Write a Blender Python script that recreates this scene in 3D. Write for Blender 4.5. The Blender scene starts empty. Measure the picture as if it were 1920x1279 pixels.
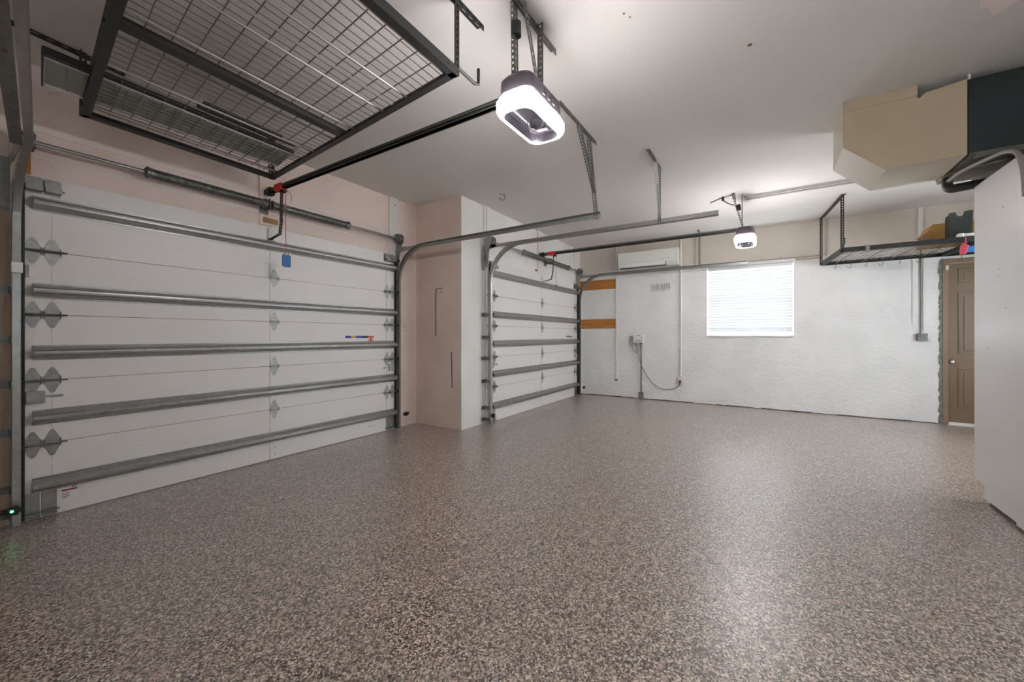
import bpy, bmesh, math, random
from mathutils import Vector, Matrix
random.seed(7)
S = bpy.context.scene
COL = S.collection
V = Vector
PI = math.pi

# ---------------------------------------------------------------- camera
cam_d = bpy.data.cameras.new('camera')
cam = bpy.data.objects.new('camera', cam_d); COL.objects.link(cam)
cam_d.sensor_width = 36.0
cam_d.lens = 740.6 * 36 / 1920
cam_d.shift_y = -9.7 / 1920
cam_d.clip_start = 0.02
YAW = math.radians(32.64)
cam.location = (0, 0, 1.13)
cam.rotation_euler = (PI / 2, 0, YAW - PI / 2)
S.camera = cam

# ---------------------------------------------------------------- view, world, daylight
S.view_settings.view_transform = 'Standard'
S.view_settings.look = 'None'
S.view_settings.gamma = 1
S.view_settings.use_curve_mapping = False
S.view_settings.exposure = 2.1
W = bpy.data.worlds.new('sky'); S.world = W
W.use_nodes = True
bg = W.node_tree.nodes['Background']
bg.inputs[0].default_value = (0.86, 0.93, 1.0, 1)
bg.inputs[1].default_value = 4.0
LAMP = 19.0          # radiance of the opener light rings

pl = bpy.data.lights.new('window_portal', 'AREA'); pl.shape = 'RECTANGLE'
pl.size = 1.2; pl.size_y = 1.15
pl.cycles.is_portal = True
po = bpy.data.objects.new('window_portal', pl); COL.objects.link(po)
po.location = (7.50, 0.225, 1.68); po.rotation_euler = (0, -PI / 2 + PI, 0)
po.rotation_euler = (PI / 2, 0, PI / 2)

CEIL = 2.812
pl2 = bpy.data.lights.new('side_portal', 'AREA'); pl2.shape = 'RECTANGLE'; pl2.size = 1.3; pl2.size_y = 1.15; pl2.cycles.is_portal = True  # portal for the added side fill window
po2 = bpy.data.objects.new('side_portal', pl2); COL.objects.link(po2); po2.location = (5.25, -3.34, 1.375); po2.rotation_euler = (PI / 2, 0, PI)

pl3 = bpy.data.lights.new('back_portal', 'AREA'); pl3.shape = 'RECTANGLE'; pl3.size = 1.3; pl3.size_y = 0.95; pl3.cycles.is_portal = True  # portal for the fill window added behind the camera
po3 = bpy.data.objects.new('back_portal', pl3); COL.objects.link(po3); po3.location = (-1.49, -1.35, 1.375); po3.rotation_euler = (PI / 2, 0, -PI / 2)
# ---------------------------------------------------------------- materials
def node_mat(name):
    m = bpy.data.materials.new(name); m.use_nodes = True
    nt = m.node_tree
    return m, nt, nt.nodes['Principled BSDF']

def pm(name, col, rough=0.6, metal=0.0, bump=0.0, bscale=40.0, var=0.0, vscale=6.0, spec=None, emis=None, estr=0.0, trans=0.0):
    m, nt, b = node_mat(name)
    b.inputs['Base Color'].default_value = (*col, 1)
    b.inputs['Roughness'].default_value = rough
    b.inputs['Metallic'].default_value = metal
    if spec is not None: b.inputs['Specular IOR Level'].default_value = spec
    tc = nt.nodes.new('ShaderNodeTexCoord')
    if var > 0:
        n = nt.nodes.new('ShaderNodeTexNoise'); n.inputs['Scale'].default_value = vscale; n.inputs['Detail'].default_value = 5
        nt.links.new(tc.outputs['Object'], n.inputs['Vector'])
        r = nt.nodes.new('ShaderNodeValToRGB')
        r.color_ramp.elements[0].position = 0.32; r.color_ramp.elements[1].position = 0.68
        r.color_ramp.elements[0].color = (*[c * (1 - var) for c in col], 1)
        r.color_ramp.elements[1].color = (*[min(1, c * (1 + var)) for c in col], 1)
        nt.links.new(n.outputs['Fac'], r.inputs['Fac']); nt.links.new(r.outputs['Color'], b.inputs['Base Color'])
    if bump > 0:
        n = nt.nodes.new('ShaderNodeTexNoise'); n.inputs['Scale'].default_value = bscale; n.inputs['Detail'].default_value = 4
        nt.links.new(tc.outputs['Object'], n.inputs['Vector'])
        bn = nt.nodes.new('ShaderNodeBump'); bn.inputs['Strength'].default_value = bump; bn.inputs['Distance'].default_value = 0.01
        nt.links.new(n.outputs['Fac'], bn.inputs['Height']); nt.links.new(bn.outputs['Normal'], b.inputs['Normal'])
    if emis:
        b.inputs['Emission Color'].default_value = (*emis, 1); b.inputs['Emission Strength'].default_value = estr
    if trans: b.inputs['Transmission Weight'].default_value = trans
    return m

def stucco(name, col, amount, speck=0.5, band=None, bandcol=None, stretch=(1, 1, 1), bandx=-9):
    """painted stucco: trowel bumps, sparse chips showing the grey underneath, an optional scuffed band of fixed height"""
    m, nt, b = node_mat(name); N = nt.nodes.new; L = nt.links.new
    tc = N('ShaderNodeTexCoord'); mp = N('ShaderNodeMapping'); mp.inputs['Scale'].default_value = stretch
    L(tc.outputs['Object'], mp.inputs['Vector'])
    n1 = N('ShaderNodeTexNoise'); n1.inputs['Scale'].default_value = 14; n1.inputs['Detail'].default_value = 6; n1.inputs['Roughness'].default_value = 0.62
    n2 = N('ShaderNodeTexNoise'); n2.inputs['Scale'].default_value = 60; n2.inputs['Detail'].default_value = 3
    L(mp.outputs[0], n1.inputs['Vector']); L(mp.outputs[0], n2.inputs['Vector'])
    ad = N('ShaderNodeMath'); ad.operation = 'MULTIPLY_ADD'; ad.inputs[1].default_value = 0.45
    L(n2.outputs['Fac'], ad.inputs[0]); L(n1.outputs['Fac'], ad.inputs[2])
    bn = N('ShaderNodeBump'); bn.inputs['Strength'].default_value = amount; bn.inputs['Distance'].default_value = 0.03
    L(ad.outputs[0], bn.inputs['Height']); L(bn.outputs['Normal'], b.inputs['Normal'])
    # slight mottling
    n3 = N('ShaderNodeTexNoise'); n3.inputs['Scale'].default_value = 2.2; n3.inputs['Detail'].default_value = 6
    L(tc.outputs['Object'], n3.inputs['Vector'])
    r = N('ShaderNodeValToRGB'); r.color_ramp.elements[0].position = 0.35; r.color_ramp.elements[1].position = 0.65
    r.color_ramp.elements[0].color = (*[c * 0.95 for c in col], 1); r.color_ramp.elements[1].color = (*[min(1, c * 1.03) for c in col], 1)
    L(n3.outputs['Fac'], r.inputs['Fac'])
    cur = r.outputs['Color']
    if band:
        sx = N('ShaderNodeSeparateXYZ'); L(tc.outputs['Object'], sx.inputs[0])
        lo = N('ShaderNodeMath'); lo.operation = 'GREATER_THAN'; lo.inputs[1].default_value = band[0]; L(sx.outputs['Z'], lo.inputs[0])
        hi = N('ShaderNodeMath'); hi.operation = 'LESS_THAN'; hi.inputs[1].default_value = band[1]; L(sx.outputs['Z'], hi.inputs[0])
        an = N('ShaderNodeMath'); an.operation = 'MULTIPLY'; L(lo.outputs[0], an.inputs[0]); L(hi.outputs[0], an.inputs[1])
        gx = N('ShaderNodeMath'); gx.operation = 'GREATER_THAN'; gx.inputs[1].default_value = bandx; L(sx.outputs['X'], gx.inputs[0])
        an3 = N('ShaderNodeMath'); an3.operation = 'MULTIPLY'; L(an.outputs[0], an3.inputs[0]); L(gx.outputs[0], an3.inputs[1])
        an2 = N('ShaderNodeMath'); an2.operation = 'MULTIPLY'; an2.inputs[1].default_value = 0.45; L(an3.outputs[0], an2.inputs[0])
        mx = N('ShaderNodeMix'); mx.data_type = 'RGBA'; L(an2.outputs[0], mx.inputs[0]); L(cur, mx.inputs[6]); mx.inputs[7].default_value = (*bandcol, 1)
        cur = mx.outputs[2]
    # chips
    v = N('ShaderNodeTexNoise'); v.inputs['Scale'].default_value = 26; v.inputs['Detail'].default_value = 2
    L(mp.outputs[0], v.inputs['Vector'])
    rr = N('ShaderNodeValToRGB'); rr.color_ramp.elements[0].position = 0.745; rr.color_ramp.elements[1].position = 0.775
    L(v.outputs['Fac'], rr.inputs['Fac'])
    sc = N('ShaderNodeMath'); sc.operation = 'MULTIPLY'; sc.inputs[1].default_value = speck; L(rr.outputs['Color'], sc.inputs[0])
    mx = N('ShaderNodeMix'); mx.data_type = 'RGBA'; L(sc.outputs[0], mx.inputs[0]); L(cur, mx.inputs[6]); mx.inputs[7].default_value = (0.25, 0.2, 0.17, 1)
    L(mx.outputs[2], b.inputs['Base Color'])
    b.inputs['Roughness'].default_value = 0.75
    return m

def floor_mat():
    m, nt, b = node_mat('flake_epoxy_floor'); N = nt.nodes.new; L = nt.links.new
    tc = N('ShaderNodeTexCoord')
    nz = N('ShaderNodeTexNoise'); nz.inputs['Scale'].default_value = 55; nz.inputs['Detail'].default_value = 2
    L(tc.outputs['Object'], nz.inputs['Vector'])
    mx0 = N('ShaderNodeVectorMath'); mx0.operation = 'MULTIPLY_ADD'; mx0.inputs[1].default_value = (0.02, 0.02, 0.0)
    L(nz.outputs['Color'], mx0.inputs[0]); L(tc.outputs['Object'], mx0.inputs[2])
    v = N('ShaderNodeTexVoronoi'); v.inputs['Scale'].default_value = 175; v.voronoi_dimensions = '2D'
    L(mx0.outputs[0], v.inputs['Vector'])
    sp = N('ShaderNodeSeparateXYZ'); L(v.outputs['Color'], sp.inputs[0])
    r = N('ShaderNodeValToRGB'); cr = r.color_ramp; cr.interpolation = 'CONSTANT'
    stops = [(0, (0.038, 0.026, 0.020)), (0.20, (0.145, 0.097, 0.069)), (0.38, (0.33, 0.240, 0.182)), (0.58, (0.55, 0.43, 0.345)), (0.79, (0.82, 0.70, 0.60)), (0.93, (0.34, 0.33, 0.33))]
    cr.elements[0].position = 0; cr.elements[0].color = (*stops[0][1], 1)
    cr.elements[1].position = stops[1][0]; cr.elements[1].color = (*stops[1][1], 1)
    for p, c in stops[2:]:
        e = cr.elements.new(p); e.color = (*c, 1)
    L(sp.outputs['X'], r.inputs['Fac'])
    L(r.outputs['Color'], b.inputs['Base Color'])
    bn = N('ShaderNodeBump'); bn.inputs['Strength'].default_value = 0.25; bn.inputs['Distance'].default_value = 0.001
    L(sp.outputs['Y'], bn.inputs['Height']); L(bn.outputs['Normal'], b.inputs['Normal'])
    b.inputs['Roughness'].default_value = 0.40
    b.inputs['Coat Weight'].default_value = 1.0; b.inputs['Coat Roughness'].default_value = 0.34; b.inputs['Coat IOR'].default_value = 1.75
    b.inputs['Specular IOR Level'].default_value = 0.5
    return m

def wood(name, c1, c2, axis_scale=(2, 2, 40)):
    m, nt, b = node_mat(name); N = nt.nodes.new; L = nt.links.new
    tc = N('ShaderNodeTexCoord'); mp = N('ShaderNodeMapping'); mp.inputs['Scale'].default_value = axis_scale
    L(tc.outputs['Object'], mp.inputs['Vector'])
    n = N('ShaderNodeTexNoise'); n.inputs['Scale'].default_value = 1.6; n.inputs['Detail'].default_value = 6
    L(mp.outputs[0], n.inputs['Vector'])
    r = N('ShaderNodeValToRGB'); r.color_ramp.elements[0].position = 0.3; r.color_ramp.elements[1].position = 0.7
    r.color_ramp.elements[0].color = (*c1, 1); r.color_ramp.elements[1].color = (*c2, 1)
    L(n.outputs['Fac'], r.inputs['Fac']); L(r.outputs['Color'], b.inputs['Base Color']); b.inputs['Roughness'].default_value = 0.6
    return m

M = {}
M['floor'] = floor_mat()
M['ceiling'] = pm('ceiling_paint', (0.68, 0.65, 0.61), 0.75, bump=0.10, bscale=18, var=0.02, vscale=1.2)
M['wall_left'] = stucco('pinkish_wall_paint', (0.77, 0.64, 0.57), 0.10, 0.35, band=(2.10, 2.165), bandcol=(0.42, 0.34, 0.28), bandx=3.35)
M['wall_pier'] = stucco('pinkish_pier_stucco', (0.74, 0.59, 0.51), 0.30, 0.6, band=(2.12, 2.185), bandcol=(0.42, 0.34, 0.28), stretch=(1, 1, 2.2))
M['wall_inner'] = stucco('white_garage_wall', (0.76, 0.735, 0.705), 0.16, 0.4)
M['wall_far_hi'] = stucco('beige_upper_wall', (0.64, 0.575, 0.50), 0.12, 0.2)
M['wall_far'] = stucco('white_trowelled_stucco', (0.86, 0.85, 0.83), 0.5, 0.35, stretch=(1, 1, 1.8))
M['door'] = pm('white_door_skin', (0.77, 0.745, 0.72), 0.42, bump=0.05, bscale=260)
M['seam'] = pm('door_seam_grey', (0.30, 0.28, 0.27), 0.7)
M['galv'] = pm('galvanised_steel', (0.33, 0.335, 0.325), 0.36, 0.7, var=0.10, vscale=30)
M['galv_d'] = pm('dull_galvanised_steel', (0.20, 0.205, 0.20), 0.45, 0.8, var=0.15, vscale=25)
M['galv_l'] = pm('bright_galvanised_steel', (0.44, 0.45, 0.44), 0.45, 0.5, var=0.08, vscale=30)
M['oil'] = pm('oiled_spring_steel', (0.15, 0.16, 0.145), 0.42, 0.8, var=0.35, vscale=40)
M['black'] = pm('black_powder_coat', (0.016, 0.017, 0.016), 0.5)
M['blackm'] = pm('black_plastic', (0.015, 0.015, 0.016), 0.5)
M['wire'] = pm('grey_wire', (0.17, 0.155, 0.145), 0.4, 0.5)
M['chrome'] = pm('zinc_tube', (0.30, 0.28, 0.265), 0.5, 0.6)
M['white'] = pm('white_plastic', (0.78, 0.78, 0.76), 0.4)
M['cream'] = pm('cream_plastic', (0.74, 0.73, 0.67), 0.38)
M['wboard'] = pm('white_painted_board', (0.74, 0.70, 0.66), 0.6, bump=0.1, bscale=20)
M['housing'] = pm('charcoal_purple_plastic', (0.075, 0.062, 0.075), 0.35)
M['lens'] = pm('lit_lens', (0.9, 0.9, 0.9), 0.4, emis=(1.0, 0.965, 0.975), estr=LAMP)
M['clear'] = pm('grey_clear_lens', (0.11, 0.10, 0.12), 0.15)
M['red'] = pm('red_plastic', (0.78, 0.03, 0.02), 0.4)
M['cord'] = pm('red_white_cord', (0.52, 0.16, 0.17), 0.7)
M['blue'] = pm('blue_card', (0.02, 0.13, 0.33), 0.5)
M['bluel'] = pm('blue_label', (0.03, 0.07, 0.45), 0.5)
M['yellow'] = pm('yellow_label', (0.70, 0.55, 0.10), 0.5)
M['redl'] = pm('red_label', (0.75, 0.12, 0.06), 0.5)
M['ink'] = pm('dark_ink', (0.05, 0.05, 0.055), 0.6)
M['inkred'] = pm('dark_red_ink', (0.30, 0.02, 0.03), 0.6)
M['pencil'] = pm('pencil_grey', (0.33, 0.31, 0.30), 0.8)
M['tan'] = pm('tan_tape', (0.36, 0.20, 0.075), 0.6)
M['wood'] = wood('bare_orange_wood', (0.36, 0.13, 0.022), (0.56, 0.25, 0.055), (1, 3, 45))
M['jamb'] = wood('weathered_jamb_wood', (0.38, 0.28, 0.20), (0.56, 0.44, 0.34), (30, 3, 2))
M['jambo'] = wood('orange_jamb_wood', (0.34, 0.13, 0.03), (0.48, 0.21, 0.06), (40, 3, 2))
M['beige'] = pm('beige_duct_board', (0.46, 0.36, 0.245), 0.6, var=0.04, vscale=3)
M['beigel'] = pm('cream_duct_board', (0.62, 0.56, 0.46), 0.6, bump=0.1, bscale=12)
M['ahu'] = pm('dark_green_black_foil', (0.010, 0.018, 0.018), 0.5)
M['sheet'] = pm('dull_olive_sheet_metal', (0.16, 0.15, 0.12), 0.35, 0.6, var=0.3, vscale=8)
M['foam'] = pm('black_pipe_insulation', (0.02, 0.02, 0.022), 0.55)
M['pipe'] = pm('grey_beige_pipe', (0.28, 0.26, 0.23), 0.5)
M['cab'] = pm('white_cabinet_paint', (0.74, 0.735, 0.73), 0.32, var=0.015, vscale=2)
M['brown'] = pm('brown_door_paint', (0.215, 0.145, 0.088), 0.42)
M['brownf'] = pm('brown_frame_paint', (0.265, 0.175, 0.105), 0.45)
M['plaster'] = pm('grey_rough_plaster', (0.21, 0.22, 0.205), 0.9, bump=0.9, bscale=60, var=0.3, vscale=30)
M['nickel'] = pm('satin_nickel', (0.72, 0.70, 0.66), 0.25, 1.0)
M['grey'] = pm('grey_plastic', (0.42, 0.43, 0.43), 0.5)
M['dgrey'] = pm('dark_grey_conduit', (0.20, 0.20, 0.19), 0.5, 0.3)
M['cable'] = pm('grey_cable', (0.16, 0.15, 0.15), 0.5)
M['card'] = pm('brown_cardboard', (0.40, 0.235, 0.065), 0.8, var=0.08, vscale=12)
M['bin'] = pm('dark_green_bin_plastic', (0.022, 0.028, 0.024), 0.5)
M['bluep'] = pm('bright_blue_plastic', (0.02, 0.22, 0.65), 0.4)
M['pink'] = pm('pinkish_red_plastic', (0.72, 0.10, 0.14), 0.4)
M['rust'] = pm('rusty_brown', (0.22, 0.10, 0.055), 0.7)
M['green'] = pm('green_led', (0.05, 0.8, 0.25), 0.4, emis=(0.05, 1.0, 0.30), estr=2.2)
M['diff'] = pm('grey_green_diffuser', (0.36, 0.38, 0.32), 0.35, var=0.12, vscale=7)
M['rib'] = pm('ribbed_clear_edge', (0.88, 0.88, 0.86), 0.3)
M['flake'] = pm('peeling_ceiling_paint', (0.82, 0.73, 0.67), 0.8)

def slat_mat():
    m, nt, b = node_mat('white_translucent_blind'); N = nt.nodes.new; L = nt.links.new
    b.inputs['Base Color'].default_value = (0.86, 0.87, 0.87, 1); b.inputs['Roughness'].default_value = 0.5
    t = N('ShaderNodeBsdfTranslucent'); t.inputs['Color'].default_value = (0.85, 0.88, 0.90, 1)
    mx = N('ShaderNodeMixShader'); mx.inputs[0].default_value = 0.145
    L(b.outputs[0], mx.inputs[1]); L(t.outputs[0], mx.inputs[2]); L(mx.outputs[0], nt.nodes['Material Output'].inputs['Surface'])
    return m
M['slat'] = slat_mat()
def glass_mat():
    m, nt, b = node_mat('window_glass')
    b.inputs['Transmission Weight'].default_value = 1.0; b.inputs['Roughness'].default_value = 0.0; b.inputs['IOR'].default_value = 1.01
    b.inputs['Base Color'].default_value = (1, 1, 1, 1)
    return m
M['glass'] = glass_mat()

# ---------------------------------------------------------------- mesh helper
class MB:
    def __init__(s): s.bm = bmesh.new()
    def face(s, pts, mi=0):
        vs = [s.bm.verts.new(p) for p in pts]
        f = s.bm.faces.new(vs); f.material_index = mi; return f
    def box(s, x0, x1, y0, y1, z0, z1, mi=0, mat=None, bev=0.0):
        bm = bmesh.new() if bev else s.bm
        P = [(x0, y0, z0), (x1, y0, z0), (x1, y1, z0), (x0, y1, z0), (x0, y0, z1), (x1, y0, z1), (x1, y1, z1), (x0, y1, z1)]
        if mat: P = [mat @ V(p) for p in P]
        vs = [bm.verts.new(p) for p in P]
        for f in ((0, 3, 2, 1), (4, 5, 6, 7), (0, 1, 5, 4), (1, 2, 6, 5), (2, 3, 7, 6), (3, 0, 4, 7)):
            bm.faces.new([vs[i] for i in f]).material_index = mi
        if bev:
            bmesh.ops.bevel(bm, geom=list(bm.edges), offset=bev, segments=2, affect='EDGES', profile=0.5)
            s.merge(bm)
        return s
    def merge(s, bm):
        me = bpy.data.meshes.new('tmp'); bm.to_mesh(me); bm.free(); s.bm.from_mesh(me); bpy.data.meshes.remove(me)
    def prism(s, poly, ax, a, b, mi=0):
        """extrude a 2-D polygon along axis ax from a to b; polygon in the other two axes in xyz order"""
        def P(p, t):
            q = list(p); q.insert('xyz'.index(ax), t); return V(q)
        A = [s.bm.verts.new(P(p, a)) for p in poly]; B = [s.bm.verts.new(P(p, b)) for p in poly]
        s.bm.faces.new(A).material_index = mi; s.bm.faces.new(B[::-1]).material_index = mi
        n = len(poly)
        for i in range(n):
            s.bm.faces.new([A[i], B[i], B[(i + 1) % n], A[(i + 1) % n]]).material_index = mi
        return s
    def ring(s, c, d, r, n, up=None):
        d = V(d).normalized()
        u = V(up) if up else (V((0, 0, 1)) if abs(d.z) < 0.9 else V((1, 0, 0)))
        a = d.cross(u).normalized(); b = d.cross(a).normalized()
        return [s.bm.verts.new(V(c) + a * (r * math.cos(2 * PI * i / n)) + b * (r * math.sin(2 * PI * i / n))) for i in range(n)]
    def lathe(s, p0, p1, prof, n=16, mi=0, cap=True):
        p0, p1 = V(p0), V(p1); d = p1 - p0
        R = [s.ring(p0 + d * t, d, r, n) for t, r in prof]
        for A, B in zip(R, R[1:]):
            for i in range(n):
                s.bm.faces.new([A[i], A[(i + 1) % n], B[(i + 1) % n], B[i]]).material_index = mi
        if cap: s.bm.faces.new(R[0][::-1]).material_index = mi; s.bm.faces.new(R[-1]).material_index = mi
        return s
    def cyl(s, p0, p1, r, n=12, mi=0): return s.lathe(p0, p1, [(0, r), (1, r)], n, mi)
    def tube(s, pts, r, n=8, smooth=0):
        pts = [V(p) for p in pts]
        for _ in range(smooth):
            q = [pts[0]]
            for a, b in zip(pts, pts[1:]): q += [a * .75 + b * .25, a * .25 + b * .75]
            q.append(pts[-1]); pts = q
        R = []
        pa = None
        for i, p in enumerate(pts):
            d = (pts[min(i + 1, len(pts) - 1)] - pts[max(i - 1, 0)]).normalized()
            if pa is None:
                u = V((0, 0, 1)) if abs(d.z) < 0.9 else V((1, 0, 0))
                pa = d.cross(u).normalized()
            a = (pa - d * pa.dot(d)).normalized(); pa = a; b = d.cross(a)
            R.append([s.bm.verts.new(p + a * (r * math.cos(2 * PI * k / n)) + b * (r * math.sin(2 * PI * k / n))) for k in range(n)])
        for A, B in zip(R, R[1:]):
            for i in range(n): s.bm.faces.new([A[i], A[(i + 1) % n], B[(i + 1) % n], B[i]])
        s.bm.faces.new(R[0][::-1]); s.bm.faces.new(R[-1])
        return s
    def bar(s, p0, p1, w, h, up=(0, 0, 1), mi=0):
        """square bar between two points; w across, h along up"""
        p0, p1 = V(p0), V(p1); d = (p1 - p0).normalized(); u = V(up)
        a = d.cross(u).normalized() * (w / 2); b = a.cross(d).normalized() * (h / 2)
        A = [s.bm.verts.new(p0 + i * a + j * b) for i, j in ((-1, -1), (1, -1), (1, 1), (-1, 1))]
        B = [s.bm.verts.new(p1 + i * a + j * b) for i, j in ((-1, -1), (1, -1), (1, 1), (-1, 1))]
        s.bm.faces.new(A[::-1]).material_index = mi; s.bm.faces.new(B).material_index = mi
        for i in range(4): s.bm.faces.new([A[i], A[(i + 1) % 4], B[(i + 1) % 4], B[i]]).material_index = mi
        return s
    def perf(s, p0, p1, wd, width, pitch=0.026, hw=0.009, hl=0.014, t=0.003, off=0.0):
        """punched steel strip with real holes, given thickness t"""
        p0, p1 = V(p0), V(p1); L = (p1 - p0).length; d = (p1 - p0).normalized()
        w = V(wd); w = (w - d * w.dot(d)).normalized(); nn = d.cross(w).normalized() * t
        n = max(1, round(L / pitch)); st = L / n; W = width / 2
        for i in range(n):
            c = p0 + d * (st * (i + .5)) + w * off
            o = [c + d * (a * st / 2) + w * (b * W) for a, b in ((-1, -1), (1, -1), (1, 1), (-1, 1))]
            h = [c + d * (a * hl / 2) + w * (b * hw / 2) for a, b in ((-1, -1), (1, -1), (1, 1), (-1, 1))]
            for k in (0, 1):
                for j in range(4):
                    q = [o[j], o[(j + 1) % 4], h[(j + 1) % 4], h[j]]
                    q = [x + nn * (k - .5) for x in q]
                    s.face(q if k else q[::-1])
            for j in range(4):
                a, b = h[j], h[(j + 1) % 4]
                s.face([a - nn / 2, b - nn / 2, b + nn / 2, a + nn / 2])
            for a, b in ((o[0], o[1]), (o[2], o[3])):
                s.face([a - nn / 2, b - nn / 2, b + nn / 2, a + nn / 2])
        return s
    def angle(s, p0, p1, wd1, wd2, w1=0.03, w2=0.03, **k):
        """L-shaped punched angle iron whose corner runs p0-p1"""
        s.perf(V(p0) + V(wd1) * w1 / 2, V(p1) + V(wd1) * w1 / 2, wd1, w1, **k)
        s.perf(V(p0) + V(wd2) * w2 / 2, V(p1) + V(wd2) * w2 / 2, wd2, w2, **k)
        return s

def root_loc(o):
    p = V((0, 0, 0))
    while o: p += o.location; o = o.parent
    return p

def tag(o, label=None, cat=None, group=None, kind=None):
    if label: o['label'] = label
    if cat: o['category'] = cat
    if group: o['group'] = group
    if kind: o['kind'] = kind
    return o

def obj(name, mb, mats, parent=None, label=None, smooth=False):
    bm = mb.bm
    bmesh.ops.recalc_face_normals(bm, faces=bm.faces[:])
    off = root_loc(parent) if parent else None
    if off is not None:
        bmesh.ops.translate(bm, verts=bm.verts[:], vec=-off)
    me = bpy.data.meshes.new(name); bm.to_mesh(me); bm.free()
    if not isinstance(mats, (list, tuple)): mats = [mats]
    for m in mats: me.materials.append(M[m] if isinstance(m, str) else m)
    if smooth:
        for p in me.polygons: p.use_smooth = True
    o = bpy.data.objects.new(name, me); COL.objects.link(o)
    if parent: o.parent = parent
    if label: o['label'] = label
    return o

def solo(name, mb, mats, base, label, cat, group=None, smooth=False):
    """a thing that is one mesh, its origin moved to base"""
    bm = mb.bm; bmesh.ops.translate(bm, verts=bm.verts[:], vec=-V(base))
    o = obj(name, mb, mats, smooth=smooth); o.location = base
    return tag(o, label, cat, group)

def empty(name, loc, label, cat, group=None):
    o = bpy.data.objects.new(name, None); COL.objects.link(o); o.location = loc
    o.empty_display_size = 0.1
    return tag(o, label, cat, group)

def copy_tree(o, parent=None):
    c = o.copy(); COL.objects.link(c); c.parent = parent
    for ch in [x for x in bpy.data.objects if x.parent == o]: copy_tree(ch, c)
    return c

def struct(name, mb, mats, parent=None, label=None, cat=None, smooth=False):
    o = obj(name, mb, mats, parent, smooth=smooth)
    if not parent: tag(o, label, cat, None, 'structure')
    return o

# ---------------------------------------------------------------- room shell
XB, XF, YR, YL, Y2, XJ = -1.3, 7.23, -3.15, 3.82, 3.06, 3.653
T = 0.15
m = MB(); m.box(XB - T, XF + T + .1, YR - T, YL + T, -0.1, 0); struct('floor', m, 'floor', label='glossy brown and tan flake epoxy garage floor', cat='floor')
m = MB(); m.box(XB - T, XF + T + .1, YR - T, YL + T, CEIL, CEIL + .1); struct('ceiling', m, 'ceiling', label='flat painted garage ceiling', cat='ceiling')
# wall carrying the near door (opening behind the panel)
m = MB()
m.box(XB, 0.46, YL, YL + T, 0, CEIL); m.box(3.20, XJ + .05, YL, YL + T, 0, CEIL); m.box(0.46, 3.20, YL, YL + T, 2.07, CEIL)
struct('wall_left', m, 'wall_left', label='pinkish wall around the near garage door', cat='wall')
m = MB()
m.prism([(XJ, YL + T), (XJ, Y2), (4.20, Y2), (4.20, Y2 + T), (XJ + .12, Y2 + T), (XJ + .12, YL + T)], 'z', 0, CEIL, 1)
m.bm.normal_update()
for f in m.bm.faces:
    if all(abs(v.co.x - XJ) < 1e-4 for v in f.verts): f.material_index = 0
m.box(6.90, XF + .03, Y2, Y2 + T, 0, CEIL, 1); m.box(4.20, 6.90, Y2, Y2 + T, 2.07, CEIL, 1)
struct('wall_centre', m, ['wall_pier', 'wall_inner'], label='projecting wall with pinkish side, around the far garage door', cat='wall')
# far wall: upper beige drywall, lower white stucco 15 mm proud, window opening, man door opening
wy0, wy1, wz0, wz1 = -0.362, 0.808, 1.13, 2.243
dy0, dy1, dzt = -2.80, -1.93, 2.09
m = MB(); XW = XF + .18
LZ = 2.285
m.box(XF + .015, XW, wy1, Y2, LZ, CEIL, 0); m.box(XF + .015, XW, wy0, wy1, LZ, CEIL, 0); m.box(XF + .015, XW, YR, wy0, LZ, CEIL, 0)
m.box(XF, XW, wy1, Y2, 0, LZ, 1); m.box(XF, XW, wy0, wy1, 0, wz0, 1); m.box(XF, XW, wy0, wy1, wz1, LZ, 1)
m.box(XF, XW, dy1, wy0, 0, LZ, 1); m.box(XF, XW, YR, dy0, 0, LZ, 1); m.box(XF, XW, dy0, dy1, dzt, LZ, 1)
struct('wall_far', m, ['wall_far_hi', 'wall_far'], label='far wall, beige above and white stucco below, with the window', cat='wall')
rx0, rx1, rz0, rz1 = 4.6, 5.9, 0.8, 1.95
m = MB(); m.box(XB, rx0, YR - T, YR, 0, CEIL); m.box(rx1, XW, YR - T, YR, 0, CEIL); m.box(rx0, rx1, YR - T, YR, 0, rz0); m.box(rx0, rx1, YR - T, YR, rz1, CEIL); struct('wall_right', m, 'wall_inner', label='wall behind the white cabinet', cat='wall')
by0, by1, bz0, bz1 = -2.0, -0.7, 0.9, 1.85
m = MB(); m.box(XB - T, XB, YR - T, by0, 0, CEIL); m.box(XB - T, XB, by1, YL + T, 0, CEIL); m.box(XB - T, XB, by0, by1, 0, bz0); m.box(XB - T, XB, by0, by1, bz1, CEIL); struct('wall_back', m, 'wall_inner', label='wall behind the camera', cat='wall')

# unseen side window beyond the cabinet, added as daylight fill for the room
m = MB(); t = .04
for a in ((rx0, rx0 + t, rz0, rz1), (rx1 - t, rx1, rz0, rz1), (5.23, 5.27, rz0 + t, rz1 - t)): m.box(a[0], a[1], YR - .10, YR - .06, a[2], a[3])
for a in ((rx0 + t, rx1 - t, rz0, rz0 + t), (rx0 + t, rx1 - t, rz1 - t, rz1)): m.box(a[0], a[1], YR - .10, YR - .06, a[2], a[3])
w2 = struct('fill_window_side', m, 'white', label='added fill-light window hidden behind the cabinet', cat='window')
m = MB(); m.box(rx0 + t, rx1 - t, YR - .082, YR - .078, rz0 + t, rz1 - t); obj('pane', m, 'glass', w2)
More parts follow.
